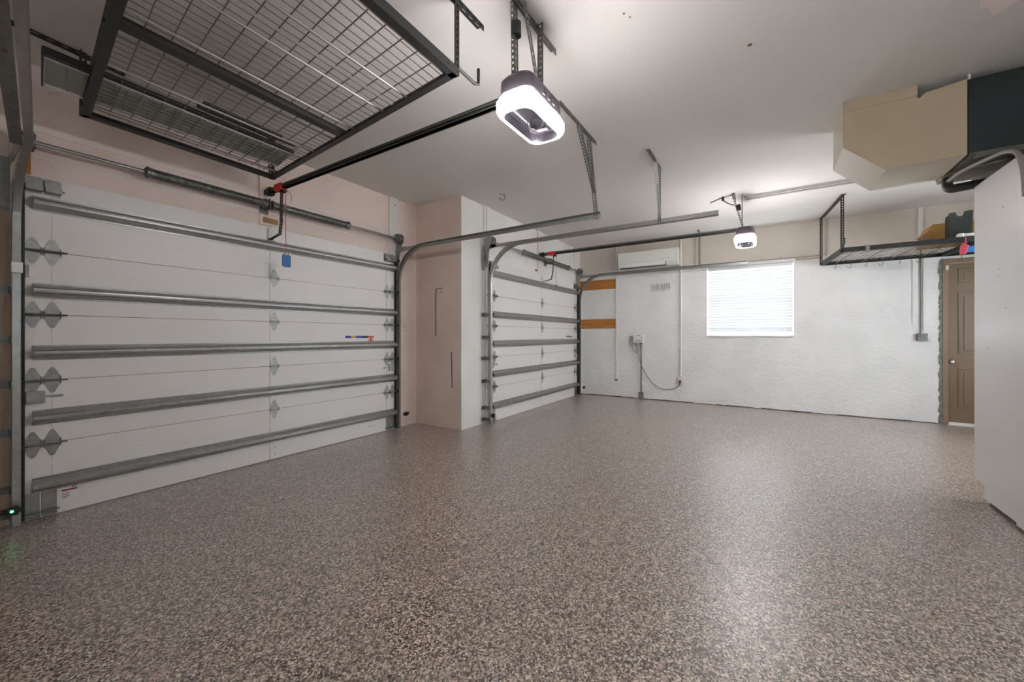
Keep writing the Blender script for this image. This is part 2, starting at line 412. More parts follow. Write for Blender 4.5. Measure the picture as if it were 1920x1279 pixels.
# second unseen window, added behind the camera for more daylight fill
m = MB(); t = .04
for a in ((by0, by0 + t, bz0, bz1), (by1 - t, by1, bz0, bz1), (-1.37, -1.33, bz0 + t, bz1 - t), (by0 + t, by1 - t, bz0, bz0 + t), (by0 + t, by1 - t, bz1 - t, bz1)): m.box(XB - .10, XB - .06, *a)
w3 = struct('fill_window_back', m, 'white', label='unseen fill-light window added in the wall behind the camera', cat='window')
m = MB(); m.box(XB - .082, XB - .078, by0 + t, by1 - t, bz0 + t, bz1 - t); obj('pane', m, 'glass', w3)
# bare wood strips on the far wall
for i, (z0, z1, lb) in enumerate(((2.010, 2.190, 'upper bare orange wood strip on the far wall'), (1.268, 1.446, 'lower bare orange wood strip on the far wall'))):
    m = MB(); m.box(XF - .006, XF, 2.325, 3.055, z0, z1); struct('trim_%d' % (i + 1), m, 'wood', label=lb, cat='wood strip')
# vertical boards beside each door, door header boards, jamb strips
m = MB(); m.box(3.205, 3.335, YL - .022, YL, 2.12, CEIL, bev=.003); struct('trim_3', m, 'wboard', label='white board above the right end of the near door', cat='board')
m = MB(); m.box(4.085, 4.125, Y2 - .02, Y2, 0, CEIL, bev=.003); m.box(4.145, 4.235, Y2 - .018, Y2, 2.12, CEIL)
struct('trim_4', m, 'wboard', label='white board left of the far door', cat='board')
m = MB(); m.box(1.755, 1.86, YL - .02, YL, 2.13, CEIL, bev=.003); struct('trim_5', m, 'wall_left', label='white centre board above the near door', cat='board')
m = MB(); m.box(5.52, 5.64, Y2 - .02, Y2, 2.13, CEIL, bev=.003); struct('trim_6', m, 'wboard', label='white centre board above the far door', cat='board')
m = MB(); m.box(0.405, 0.45, YL - .02, YL, 2.05, 2.36); struct('trim_7', m, 'jambo', label='orange wood strip at the top left of the near door', cat='board')
m = MB(); m.box(0.28, 0.40, YL - .02, YL, 0, 2.05); struct('trim_8', m, 'jamb', label='weathered wooden jamb left of the near door', cat='jamb')
m = MB(); m.box(4.135, 4.19, Y2 - .018, Y2, 0, 2.05); struct('trim_9', m, 'jamb', label='scuffed wooden jamb left of the far door', cat='jamb')
m = MB(); m.box(6.93, 7.02, Y2 - .02, Y2, 2.12, CEIL); struct('trim_10', m, 'wboard', label='white board above the right end of the far door', cat='board')
m = MB()
for z in (2.235, 2.40): m.box(0.46, 3.20, YL - .006, YL, z, z + .012)
struct('trim_11', m, 'wboard', label='thin header moulding above the near door', cat='moulding')
# dirty joint along the foot of the far wall
m = MB(); rnd = random.Random(3)
y = Y2 - .01
while y > dy1 + .06:
    w = rnd.uniform(.05, .14); m.box(XF - .004 - rnd.random() * .005, XF, max(y - w, dy1 + .06), y, 0, rnd.uniform(.006, .016)); y -= w
struct('baseboard_far', m, pm('dirty_joint', (0.12, 0.095, 0.075), 0.9), label='dark ragged joint at the foot of the far wall', cat='joint')
# peeling ceiling patch, upper right
m = MB(); m.prism([(2.90, -.90), (2.98, -.92), (3.02, -.965), (3.11, -1.01), (3.04, -1.06), (2.99, -1.08), (2.90, -1.20), (2.70, -1.3), (2.68, -.9)], 'z', CEIL - .006, CEIL)
struct('trim_12', m, 'flake', label='peeling pale patch on the ceiling', cat='ceiling patch')
# small holes in ceiling and walls
m = MB()
for x, y, r in ((2.663, .074, .012), (2.05, .62, .006), (2.09, .60, .005), (3.30, 1.19, .005), (3.5, 1.6, .004), (4.2, .80, .004), (3.72, .98, .004)):
    m.cyl((x, y, CEIL - .002), (x, y, CEIL), r, 10)
struct('trim_13', m, 'rust', label='small rusty nail spots on the ceiling', cat='nail spots')
m = MB()
for i in range(3):
    for dx in (0, .03):
        m.cyl((3.44 + dx, YL - .002, 1.20 + .035 * i), (3.44 + dx, YL, 1.20 + .035 * i), .006, 8)
for x, z in ((3.285, 2.72), (3.285, 2.36)): m.cyl((x, YL - .026, z), (x, YL - .02, z), .008, 8)
struct('trim_14', m, 'rust', label='small screw holes in the wall right of the near door', cat='screw holes')

# ---------------------------------------------------------------- window with blind
wf = MB(); t = .035
for a in ((wy0, wy0 + t, wz0, wz1), (wy1 - t, wy1, wz0, wz1), (wy0 + t, wy1 - t, wz0, wz0 + t), (wy0 + t, wy1 - t, wz1 - t, wz1), (wy0 + t, wy1 - t, 1.665, 1.70)):
    wf.box(XF + .10, XF + .14, *a)
win = struct('window_1', wf, 'white', label='window glowing behind a closed white blind', cat='window')
g = MB(); g.box(XF + .118, XF + .121, wy0 + t, wy1 - t, wz0 + t, wz1 - t); obj('pane', g, 'glass', win)
sl = MB(); sl.box(XF - .025, XF + .10, wy0 + .002, wy1 - .002, wz0 - .018, wz0 + .004, bev=.003); obj('window_sill', sl, 'white', win)
bl = empty('window_blind', (XF + .05, .22, wz0 + .01), 'closed white slatted blind filling the bright window', 'blind')
hb = MB(); hb.box(XF + .02, XF + .07, wy0 + .012, wy1 - .012, wz1 - .05, wz1 - .003, bev=.003); obj('headrail', hb, 'white', bl)
n = 22; top = wz1 - .065; bot = 1.235
for i in range(n):
    z = top - (top - bot) * i / (n - 1)
    s_ = MB()
    R = Matrix.Translation((XF + .045, 0, z)) @ Matrix.Rotation(math.radians(74), 4, 'Y')
    pts = []
    for k in range(5):
        u = (k / 4 - .5) * .058; pts.append((u, .003 * (1 - (2 * k / 4 - 1) ** 2)))
    for a, b in zip(pts, pts[1:]):
        for off in (0,):
            s_.face([R @ V((a[0], wy0 + .015, a[1])), R @ V((b[0], wy0 + .015, b[1])), R @ V((b[0], wy1 - .015, b[1])), R @ V((a[0], wy1 - .015, a[1]))])
            s_.face([R @ V((a[0], wy0 + .015, a[1] - .0025)), R @ V((a[0], wy1 - .015, a[1] - .0025)), R @ V((b[0], wy1 - .015, b[1] - .0025)), R @ V((b[0], wy0 + .015, b[1] - .0025))])
    obj('slat', s_, 'slat', bl)
m = MB(); m.box(XF + .03, XF + .06, wy0 + .015, wy1 - .015, 1.195, 1.213, bev=.003); obj('bottom_rail', m, 'white', bl)
m = MB()
for y in (wy0 + .14, wy1 - .14, .22): m.cyl((XF + .072, y, 1.2), (XF + .072, y, wz1 - .05), .0015, 6)
obj('ladder_cord', m, 'white', bl)

# ---------------------------------------------------------------- brown man door
fr = MB(); fr.box(XF - .012, XF + .14, dy1 - .035, dy1 + .018, 0, dzt + .02, bev=.003); fr.box(XF - .012, XF + .14, dy0 - .018, dy0 + .035, 0, dzt + .02)
fr.box(XF - .012, XF + .14, dy0 + .035, dy1 - .035, dzt - .035, dzt + .02)
struct('trim_15', fr, 'brownf', label='brown frame around the far door', cat='door frame')
d = MB(); a0, a1 = dy0 + .038, dy1 - .038
d.box(XF + .05, XF + .09, a0, a1, .028, dzt - .038)
door = struct('door_1', d, 'brown', label='brown six-panel door in the far wall', cat='door')
wcol = (a1 - a0 - .10 * 2 - .09) / 2
p = MB()
for c in (0, 1):
    yb = a1 - .095 - c * (wcol + .10); ya = yb - wcol
    for z0, z1 in ((1.79, 1.985), (.893, 1.689), (.205, .717)):
        q = .018; x = XF + .05
        for bx in ((ya, yb, z0, z0 + q), (ya, yb, z1 - q, z1), (ya, ya + q, z0 + q, z1 - q), (yb - q, yb, z0 + q, z1 - q)):
            p.box(x - .009, x, *bx, bev=.003)
        p.box(x - .007, x, ya + .05, yb - .05, z0 + .05, z1 - .05, bev=.005)
obj('door_panel', p, 'brown', door)
k = MB(); kx, ky, kz = XF + .05, -1.999, .797
k.lathe((kx, ky, kz), (kx - .065, ky, kz), [(0, .028), (.12, .028), (.13, .011), (.45, .011), (.55, .024), (.85, .028), (1, .018)], 20)
obj('door_handle', k, 'nickel', door, smooth=True)
m = MB(); m.box(XF - .030, XF - .012, -1.962, -1.932, 1.965, 2.03, bev=.003); obj('door_sensor', m, 'cream', door)
m = MB(); m.box(XF - .01, XF + .12, dy0 + .035, dy1 - .035, 0, .025); struct('trim_16', m, 'white', label='white threshold under the brown door', cat='threshold')
# rough plaster edge left of the frame
m = MB(); rnd = random.Random(5); z = 0; P = []
while z < dzt + .04: P.append((dy1 + .018 + rnd.uniform(.022, .042), z)); z += rnd.uniform(.008, .05)
P = [(dy1 + .018, 0)] + P + [(dy1 + .018, dzt + .04)]
m.prism([(a, b) for a, b in P], 'x', XF - .006, XF); struct('trim_17', m, 'plaster', label='ragged grey plaster edge beside the brown door', cat='plaster edge')

# ---------------------------------------------------------------- sectional garage door
def diamond(mb, cx, cz, y, w, hu, hd, t=.003):
    poly = [(-w * .10, hu), (w * .10, hu), (w * .19, hu * .84), (w * .5, .014), (w * .5, -.014), (w * .19, -hd * .84), (w * .10, -hd), (-w * .10, -hd), (-w * .19, -hd * .84), (-w * .5, -.014), (-w * .5, .014), (-w * .19, hu * .84)]
    mb.prism([(cx + a, cz + b) for a, b in poly], 'y', y - t, y)
    for b in (hu * .75, hu * .4, -hd * .75, -hd * .4):
        mb.cyl((cx, y - t - .004, cz + b), (cx, y - t, cz + b), .006, 6)

YD = 3.775
X0, X1 = 0.405, 3.262
XC = 1.83
ZS = [0.006, .461, .854, 1.260, 1.654, 2.115]
def garage_door():
    r = empty('garage_door', ((X0 + X1) / 2, YD, 0), 'near white sectional garage door, its inside braced by five struts', 'garage door', 'sectional garage doors')
    for i in range(5):
        z0, z1 = ZS[i], ZS[i + 1]
        s = MB(); g = .0018
        s.box(X0, X1, YD, YD + .04, z0 + g, z1 - g, bev=.0015)
        # shallow pressed ribs across the section
        for zr in (z0 + (z1 - z0) * .30, z0 + (z1 - z0) * .70):
            s.box(X0 + .12, X1 - .12, YD - .0022, YD, zr - .004, zr + .004)
        sec = obj('door_section', s, 'door', r)
        # end stiles and centre stile
        st = MB()
        for a, b in ((X0, X0 + .125), (X1 - .125, X1), (XC - .0, XC + .075)):
            st.box(a, b, YD - .0035, YD, z0 + .006, z1 - .006, bev=.001)
        for a in (X0 + .125, X1 - .125 - .002, XC - .002): st.box(a, a + .002, YD - .0012, YD, z0 + .004, z1 - .004, 1)
        obj('stile', st, ['door', 'seam'], sec)
    # dark seams
    s = MB()
    for z in ZS[1:-1]: s.box(X0 + .002, X1 - .002, YD + .003, YD + .03, z - .0018, z + .0018)
    s.box(X0, X1, YD + .004, YD + .03, 0, .006)
    obj('bottom_seal', s, 'seam', r)
    # hat-section struts
    for i, zc in enumerate((.21, .627, 1.025, 1.408, 1.945)):
        s = MB(); h = .046; dp = .055
        out = [(0, -h), (0, -h + .014), (-.010, -h + .014), (-dp + .008, -.016), (-dp + .001, -.009), (-dp, .0), (-dp + .001, .009), (-dp + .008, .016), (-.010, h - .014), (0, h - .014), (0, h)]
        tt = .003
        poly = [(YD - .004 + a, zc + b) for a, b in out]
        inn = [(-tt, h), (-tt, h - .011), (-.011, h - .011), (-dp + .005, .020), (-dp - .002, .011), (-dp - tt, .0), (-dp - .002, -.011), (-dp + .005, -.020), (-.011, -h + .011), (-tt, -h + .011), (-tt, -h)]
        # solid of thin sheet: outer run forward then back
        poly2 = [(YD - .004 + a, zc + b) for a, b in inn]
        n = len(poly)
        inner = poly; outer = poly2[::-1]
        for a in range(n - 1):
            for q in ([inner[a], inner[a + 1]], [outer[a], outer[a + 1]]):
                s.face([(X0 + .045, *q[0]), (X1 - .005, *q[0]), (X1 - .005, *q[1]), (X0 + .045, *q[1])])
            s.face([(X0 + .045, *inner[a]), (X0 + .045, *inner[a + 1]), (X0 + .045, *outer[a + 1]), (X0 + .045, *outer[a])])
            s.face([(X1 - .005, *inner[a]), (X1 - .005, *inner[a + 1]), (X1 - .005, *outer[a + 1]), (X1 - .005, *outer[a])])
        for k in range(5):
            xx = X0 + .12 + k * (X1 - X0 - .2) / 4
            for dz in (h - .006, -h + .006): s.cyl((xx, YD - .014, zc + dz), (xx, YD - .006, zc + dz), .005, 6)
        obj('strut', s, 'galv', r)
    for z in ZS[1:-1]:
        h = MB(); diamond(h, XC + .035, z + .002, YD - .004, .076, .082, .084)
        h.cyl((XC - .004, YD - .014, z), (XC + .074, YD - .014, z), .008, 8)
        for e in (XC - .002, XC + .072): h.prism([(YD - .004, z - .02), (YD - .024, z - .004), (YD - .024, z + .004), (YD - .004, z + .02)], 'x', e - .002, e + .002)
        obj('centre_hinge', h, 'galv_l', r)
        for sx in (1, -1):
            base = X0 + .047 if sx == 1 else X1 - .040
            for j in (0, 1):
                cx = base + sx * j * .080
                h = MB(); diamond(h, cx, z + .002, YD - .004, .074, .078, .082)
                h.cyl((cx - .037, YD - .014, z), (cx + .037, YD - .014, z), .008, 8)
                for e in (cx - .034, cx + .034): h.prism([(YD - .004, z - .026), (YD - .030, z - .006), (YD - .030, z + .008), (YD - .004, z + .026)], 'x', e - .002, e + .002)
                obj('end_hinge', h, 'galv' if sx == 1 else 'galv_l', r)
            s = MB(); a = X0 - .022 if sx == 1 else X1 + .022
            s.cyl((a, YD - .028, z), (a + sx * .210, YD - .028, z), .0055, 8); s.cyl((a - .009, YD - .028, z), (a + .009, YD - .028, z), .019, 14)
            obj('roller', s, 'oil', r)
    # top fixtures: stepped double brackets
    for sx in (1, -1):
        for j in (0, 1):
            x0 = (X0 + .015 + j * .077) if sx == 1 else (X1 - .015 - j * .077 - .070)
            s = MB()
            for q, (yy0, yy1, z0, z1) in enumerate(((YD - .006, YD, 2.005, 2.105), (YD - .030, YD - .006, 2.085, 2.089), (YD - .030, YD - .026, 2.045, 2.087), (YD - .055, YD - .026, 2.043, 2.047), (YD - .055, YD - .051, 2.020, 2.046), (YD - .055, YD - .006, 2.018, 2.022))):
                s.box(x0, x0 + .070, yy0, yy1, z0, z1)
            s.cyl((x0 + .02, YD - .034, 2.07), (x0 + .02, YD - .03, 2.07), .007, 6)
            obj('top_bracket', s, 'galv', r)
        s = MB(); a = X0 - .022 if sx == 1 else X1 + .022
        s.cyl((a, YD - .04, 2.035), (a + sx * .195, YD - .04, 2.035), .0055, 8); s.cyl((a - .009, YD - .04, 2.035), (a + .009, YD - .04, 2.035), .019, 14)
        obj('roller', s, 'oil', r)
        # bottom corner brackets
        for j in (0, 1):
            x0 = (X0 + .012 + j * .070) if sx == 1 else (X1 - .012 - j * .062 - .058)
            s = MB(); s.box(x0, x0 + .064 - .004 * (sx < 0), YD - .006, YD, .022, .165, bev=.001)
            s.box(x0, x0 + .064 - .004 * (sx < 0), YD - .03, YD - .006, .020, .024)
            for zz in (.05, .09, .14): s.cyl((x0 + .03, YD - .010, zz), (x0 + .03, YD - .006, zz), .006, 6)
            obj('bottom_bracket', s, 'galv', r)
        s = MB(); s.cyl((X0 - .02 if sx == 1 else X1 + .02, YD - .02, .045), ((X0 + .155) if sx == 1 else (X1 - .155), YD - .02, .045), .0055, 8); obj('roller', s, 'oil', r)
        # side slide lock
        s = MB(); xa = X0 + .018 if sx == 1 else X1 - .10
        s.box(xa, xa + .078, YD - .026, YD, .715, .79, bev=.004)
        xb = xa + .078 if sx == 1 else xa - .075
        s.box(xb, xb + .075, YD - .012, YD - .004, .748, .760); s.cyl((xb + (.068 if sx == 1 else .006), YD - .03, .754), (xb + (.068 if sx == 1 else .006), YD - .004, .754), .007, 8)
        obj('slide_lock', s, 'galv_l' if sx < 0 else 'galv', r)
    # operator bracket at the centre top
    s = MB(); s.box(XC - .02, XC + .06, YD - .010, YD, 1.99, 2.10); s.box(XC - .005, XC + .03, YD - .05, YD - .010, 1.985, 2.0)
    for zz in (2.03, 2.07): s.cyl((XC + .03, YD - .014, zz), (XC + .03, YD - .010, zz), .006, 6)
    obj('operator_bracket', s, 'door', r)
    # screws of the centre stile at the foot
    s = MB()
    for zz in (.05, .11): s.cyl((XC + .04, YD - .007, zz), (XC + .04, YD - .0035, zz), .006, 6)
    obj('stile_screw', s, 'galv', r)
    return r

gd1 = garage_door()
DX, DY = 3.72, YD - 3.005
gd2 = copy_tree(gd1)
gd2.location = gd1.location + V((DX, -DY, 0))
gd2['label'] = 'far white sectional garage door with five struts, beside the window wall'
# stickers of the near door
s = MB(); z0 = 1.105
s.box(2.59, 2.66, YD - .0025, YD - .001, z0, z0 + .025, 0); s.box(2.66, 2.72, YD - .0025, YD - .001, z0, z0 + .025, 1); s.box(2.72, 2.80, YD - .0025, YD - .001, z0, z0 + .025, 0)
s.box(2.80, 2.88, YD - .0025, YD - .001, z0, z0 + .025, 2); s.box(2.88, 2.955, YD - .0025, YD - .001, z0, z0 + .025, 3); s.box(2.88, 2.95, YD - .0025, YD - .001, z0 - .045, z0 - .018, 3)
s.box(2.905, 2.925, YD - .0025, YD - .001, z0 - .018, z0, 2)
obj('warning_sticker', s, ['bluel', 'yellow', 'ink', 'redl'], gd1)
s = MB(); s.box(.568, .645, YD - .0022, YD - .001, .085, .20, 0); s.box(.572, .642, YD - .003, YD - .0022, .180, .196, 1); s.box(.572, .640, YD - .003, YD - .0022, .137, .146, 2)
for k in range(4): s.box(.572, .60 + .008 * (k % 2), YD - .003, YD - .0022, .092 + k * .010, .095 + k * .010, 2 if k > 1 else 1)
for k in range(3): s.box(.615, .638, YD - .003, YD - .0022, .152 + k * .008, .155 + k * .008, 1)
obj('safety_sticker', s, ['white', 'ink', 'inkred'], gd1)
s = MB()
for k in range(6): s.box(2.86 + k * .018, 2.872 + k * .018, YD - .0022, YD - .001, .098 + (k % 2) * .004, .102 + (k % 3) * .004)
obj('faint_label', s, 'pencil', gd1)
s = MB(); rnd = random.Random(2)
for k in range(7): s.box(6.50 + k * .034, 6.527 + k * .034, 3.005 - .0025, 3.005 - .001, 1.105 + rnd.random() * .006, 1.13, k % 2)
s.box(6.72, 6.735, 3.005 - .0025, 3.005 - .001, 1.075, 1.10, 0)
obj('warning_sticker', s, ['ink', 'bluel'], gd2)
for zc in (.21, .627, 1.025, 1.408, 1.945):
    s = MB(); s.prism([(3.0 - .003, zc - .030), (3.0 - .050, zc - .018), (3.0 - .054, zc + .016), (3.0 - .003, zc + .030)], 'x', X0 + DX + .030, X0 + DX + .046); obj('strut_end_cap', s, 'blackm', gd2)
# small tan patch on the header above the near door, dark plate above the far one
m = MB(); m.box(1.785, 1.91, YL - .030, YL - .020, 2.155, 2.198); struct('trim_18', m, 'tan', label='small tan wooden patch above the near door', cat='patch')
m = MB(); m.box(5.45, 5.53, Y2 - .004, Y2, 2.155, 2.185); struct('trim_19', m, 'rust', label='small dark patch above the far door', cat='patch')

# ---------------------------------------------------------------- tracks
def track(x, yw, zh, rad, yend, side, label, xend=None, flare=0):
    """side +1: web on +x (right hand track). xend lets the horizontal run splay."""
    r = empty('door_track', (x, yw, 0), label, 'door track', 'steel tracks of the garage doors')
    path = []
    for i in range(2): path.append((V((x, yw, .01 + i * (zh - rad - .01))), V((0, 0, 1))))
    for k in range(1, 13):
        a = k / 12 * PI / 2
        path.append((V((x, yw - rad + rad * math.cos(a), zh - rad + rad * math.sin(a))), V((0, -math.sin(a), math.cos(a)))))
    xe = x if xend is None else xend
    y0 = yw - rad
    path[-1] = (V((x, y0, zh)), V((xe - x, yend - y0, 0)).normalized())
    path.append((V((xe, yend, zh)), V((xe - x, yend - y0, 0)).normalized()))
    s = MB(); prof = [(-.025, -.004), (-.025, 0), (-.018, .026), (.018, .026), (.025, 0), (.025, -.004)]
    th = .0022
    prof2 = [(-.025 - th, -.004), (-.025 - th, 0), (-.020, .026 + th), (.020, .026 + th), (.025 + th, 0), (.025 + th, -.004)]
    R = []
    for p_, T_ in path:
        B = V((side, 0, 0)); B = (B - T_ * B.dot(T_)).normalized(); Nn = T_.cross(B).normalized()
        R.append([s.bm.verts.new(p_ + Nn * a + B * b) for a, b in prof] + [s.bm.verts.new(p_ + Nn * a + B * b) for a, b in prof2[::-1]])
    n = len(R[0])
    for A, Bv in zip(R, R[1:]):
        for i in range(n): s.bm.faces.new([A[i], A[(i + 1) % n], Bv[(i + 1) % n], Bv[i]])
    for e in (R[0], R[-1]):
        for i in range(5):
            s.bm.faces.new([e[i], e[i + 1], e[n - 2 - i], e[n - 1 - i]])
    obj('track_channel', s, 'galv', r)
    # jamb brackets
    wall = YL if yw > 3.4 else Y2
    for z in (.06, .21, .55, .84, 1.11, 1.40):
        b = MB(); xa = x + side * .028
        b.prism([(xa, yw - .015), (xa + side * .004, yw - .015), (xa + side * .004, wall - .024), (xa + side * .06, wall - .024), (xa + side * .06, wall - .020), (xa, wall - .020)], 'z', z - .022, z + .022)
        b.cyl((xa + side * .04, wall - .032, z), (xa + side * .04, wall - .024, z), .008, 6)
        obj('jamb_bracket', b, 'galv_d', r)
    # flag bracket: tall plate at the curve
    b = MB(); xa = x + side * .030
    b.prism([(yw + .03, zh - .26), (wall - .022, zh - .26), (wall - .022, zh + .03), (yw - .10, zh + .03), (yw - .10, zh - .02), (yw - .0, zh - .04)], 'x', xa, xa + side * .003)
    b.box(min(xa, xa + side * .05), max(xa, xa + side * .05), wall - .026, wall - .022, zh - .30, zh + .02)
    b.bar((xa, yw - .0, zh + .0), (xa, yw - rad - .12, zh + .0), .006, .040)
    obj('flag_bracket', b, 'galv', r)
    b = MB(); xs = x - side * .010; b.box(min(xs, xs - side * .012), max(xs, xs - side * .012), yw + .012, yw + .040, .02, 2.05); obj('gap_shade_strip', b, 'blackm', r)  # black strip stands in for the shaded gap between track and door
    return r

RY1 = YD - .045; RY2 = 3.005 - .045
t1 = track(X1 + .008, RY1, 2.175, .42, 1.20, 1, 'steel track right of the near door, running back on a braced hanger')
t0 = track(X0 - .008, RY1, 2.175, .42, 1.00, -1, 'steel track at the left edge, left of the near door', xend=.10)
t2 = track(X0 + DX - .008, RY2, 2.27, .46, .36, -1, 'steel track left of the far door, ending past its ceiling strap')
t3 = track(X1 + DX + .008, RY2, 2.248, .45, .22, 1, 'steel track beside the window wall, right of the far door')
# reinforcing angle beside the left track
b = MB()
def tx(y): return .397 + (y - 3.31) * .1286
for q0, q1, z0, z1 in ((-.034, -.078, 2.152, 2.156), (-.074, -.078, 2.156, 2.20)):
    P8 = [(tx(y) + q, y, z) for y in (3.36, 1.05) for q in (q0, q1) for z in (z0, z1)]
    vs = [b.bm.verts.new(p) for p in P8]
    for f in ((0, 1, 3, 2), (4, 6, 7, 5), (0, 4, 5, 1), (2, 3, 7, 6), (0, 2, 6, 4), (1, 5, 7, 3)): b.bm.faces.new([vs[k] for k in f])
for yy in (3.1, 2.7, 2.3, 1.9): b.cyl((tx(yy) - .056, yy, 2.146), (tx(yy) - .056, yy, 2.152), .008, 6)
obj('stiffening_angle', b, 'galv_d', t0)
m = MB(); m.box(X0 - .042, X0 + .002, RY1 - .045, RY1 - .020, 1.50, 1.565, bev=.004); obj('white_clamp', m, 'white', t0)
m = MB(); m.box(X0 + .02, X0 + .055, YD - .012, YD - .004, 1.49, 1.56, bev=.002); m.box(X0 + .03, X0 + .037, YD - .025, YD - .012, 1.49, 1.56); obj('pull_handle', m, 'white', gd1)

# hangers of the tracks
b = MB(); b.angle((2.56, 1.23, CEIL - .001), (3.275, 1.23, CEIL - .001), (0, 1, 0), (0, 0, -1)); obj('ceiling_angle', b, 'galv_d', t1)
b = MB(); b.angle((X1 + .042, 1.23, 2.15), (3.13, 1.235, CEIL - .02), (1, 0, 0), (0, 1, 0), .028, .028); obj('hanger_strap', b, 'galv_d', t1)
b = MB(); b.angle((3.245, 1.226, 2.36), (2.90, 1.226, CEIL - .02), (1, 0, 0), (0, 1, 0), .028, .028); obj('brace_strap', b, 'galv_d', t1)
b = MB(); b.angle((3.655, .873, CEIL - .001), (4.12, .873, CEIL - .001), (0, 1, 0), (0, 0, -1)); obj('ceiling_angle', b, 'galv_d', t2)
b = MB(); b.angle((4.09, .87, 2.25), (4.09, .87, CEIL - .02), (-1, 0, 0), (0, 1, 0), .03, .03); obj('hanger_strap', b, 'galv_d', t2)
b = MB(); b.angle((4.07, .862, 2.30), (3.90, .862, CEIL - .02), (-1, 0, 0), (0, 1, 0), .028, .028); obj('brace_strap', b, 'galv_l', t2)
b = MB(); b.angle((X1 + DX + .04, .883, 2.25), (X1 + DX + .04, .883, CEIL - .02), (1, 0, 0), (0, 1, 0), .028, .028); obj('hanger_strap', b, 'galv_d', t3)
b = MB(); b.angle((6.86, .883, CEIL - .001), (7.10, .883, CEIL - .001), (0, 1, 0), (0, 0, -1)); obj('ceiling_angle', b, 'galv_d', t3)

# ---------------------------------------------------------------- torsion spring assemblies
def torsion(x0, x1, y, z, spr, plate_x, wall, label):
    r = empty('torsion_spring_assembly', ((x0 + x1) / 2, y, z), label, 'torsion springs', 'torsion spring shafts above the doors')
    s = MB(); s.cyl((x0, y, z), (x1, y, z), .0127, 12); obj('shaft', s, 'galv', r, smooth=False)
    for a, b in spr:
        s = MB(); n = int((b - a) / .014); prof = []
        for i in range(n + 1):
            prof.append((i / n, .034)); 
            if i < n: prof.append(((i + .5) / n, .0318))
        s.lathe((a, y, z), (b, y, z), prof, 16)
        sp_ = obj('spring', s, 'oil', r)
        for e, dd in ((a, .035), (b, -.035)):
            s = MB(); s.lathe((e - dd * .3, y, z), (e + dd, y, z), [(0, .022), (.3, .042), (.5, .042), (.7, .036), (1, .035)], 16); s.cyl((e, y - .04, z), (e, y + .0, z), .005, 6)
            obj('spring_cone', s, 'galv_d', sp_)
    s = MB(); s.box(plate_x - .003, plate_x + .003, y - .035, wall - .02, z - .045, z + .045, bev=.002); s.box(plate_x - .035, plate_x + .035, wall - .026, wall - .020, z - .07, z + .05)
    obj('centre_plate', s, 'galv_d', r)
    for xd, sd in ((x1 - .035, 1), (x0 + .035, -1)):
        s = MB(); s.lathe((xd - .03, y, z), (xd + .03, y, z), [(0, .03), (.05, .056), (.2, .056), (.25, .046), (.75, .050), (.8, .060), (1, .060)], 22)
        for k in range(3):
            a = k * 2 * PI / 3; s.bar((xd + sd * -.031, y, z), (xd + sd * -.031, y + .05 * math.cos(a), z + .05 * math.sin(a)), .006, .012, up=(1, 0, 0))
        obj('cable_drum', s, 'galv_d', r)
        s = MB(); xb = xd + sd * .04
        s.prism([(y - .045, z + .03), (y - .02, z + .05), (y + .03, z + .05), (wall - .022, z + .04), (wall - .022, z - .12), (y + .02, z - .12), (y - .045, z - .03)], 'x', xb, xb + .003)
        obj('end_bearing_plate', s, 'galv', r)
        s = MB(); s.cyl((xd, y + .048, .06), (xd, y + .048, z), .0018, 5); obj('lift_cable', s, 'galv_d', r)
    return r
torsion(.385, 3.30, 3.712, 2.297, ((.963, 1.766), (1.812, 2.589)), 1.789, YL, 'long torsion spring shaft above the near garage door')
torsion(4.08, 7.02, 2.955, 2.345, ((4.93, 5.72), (5.79, 6.49)), 5.755, Y2, 'torsion spring shaft above the far garage door')

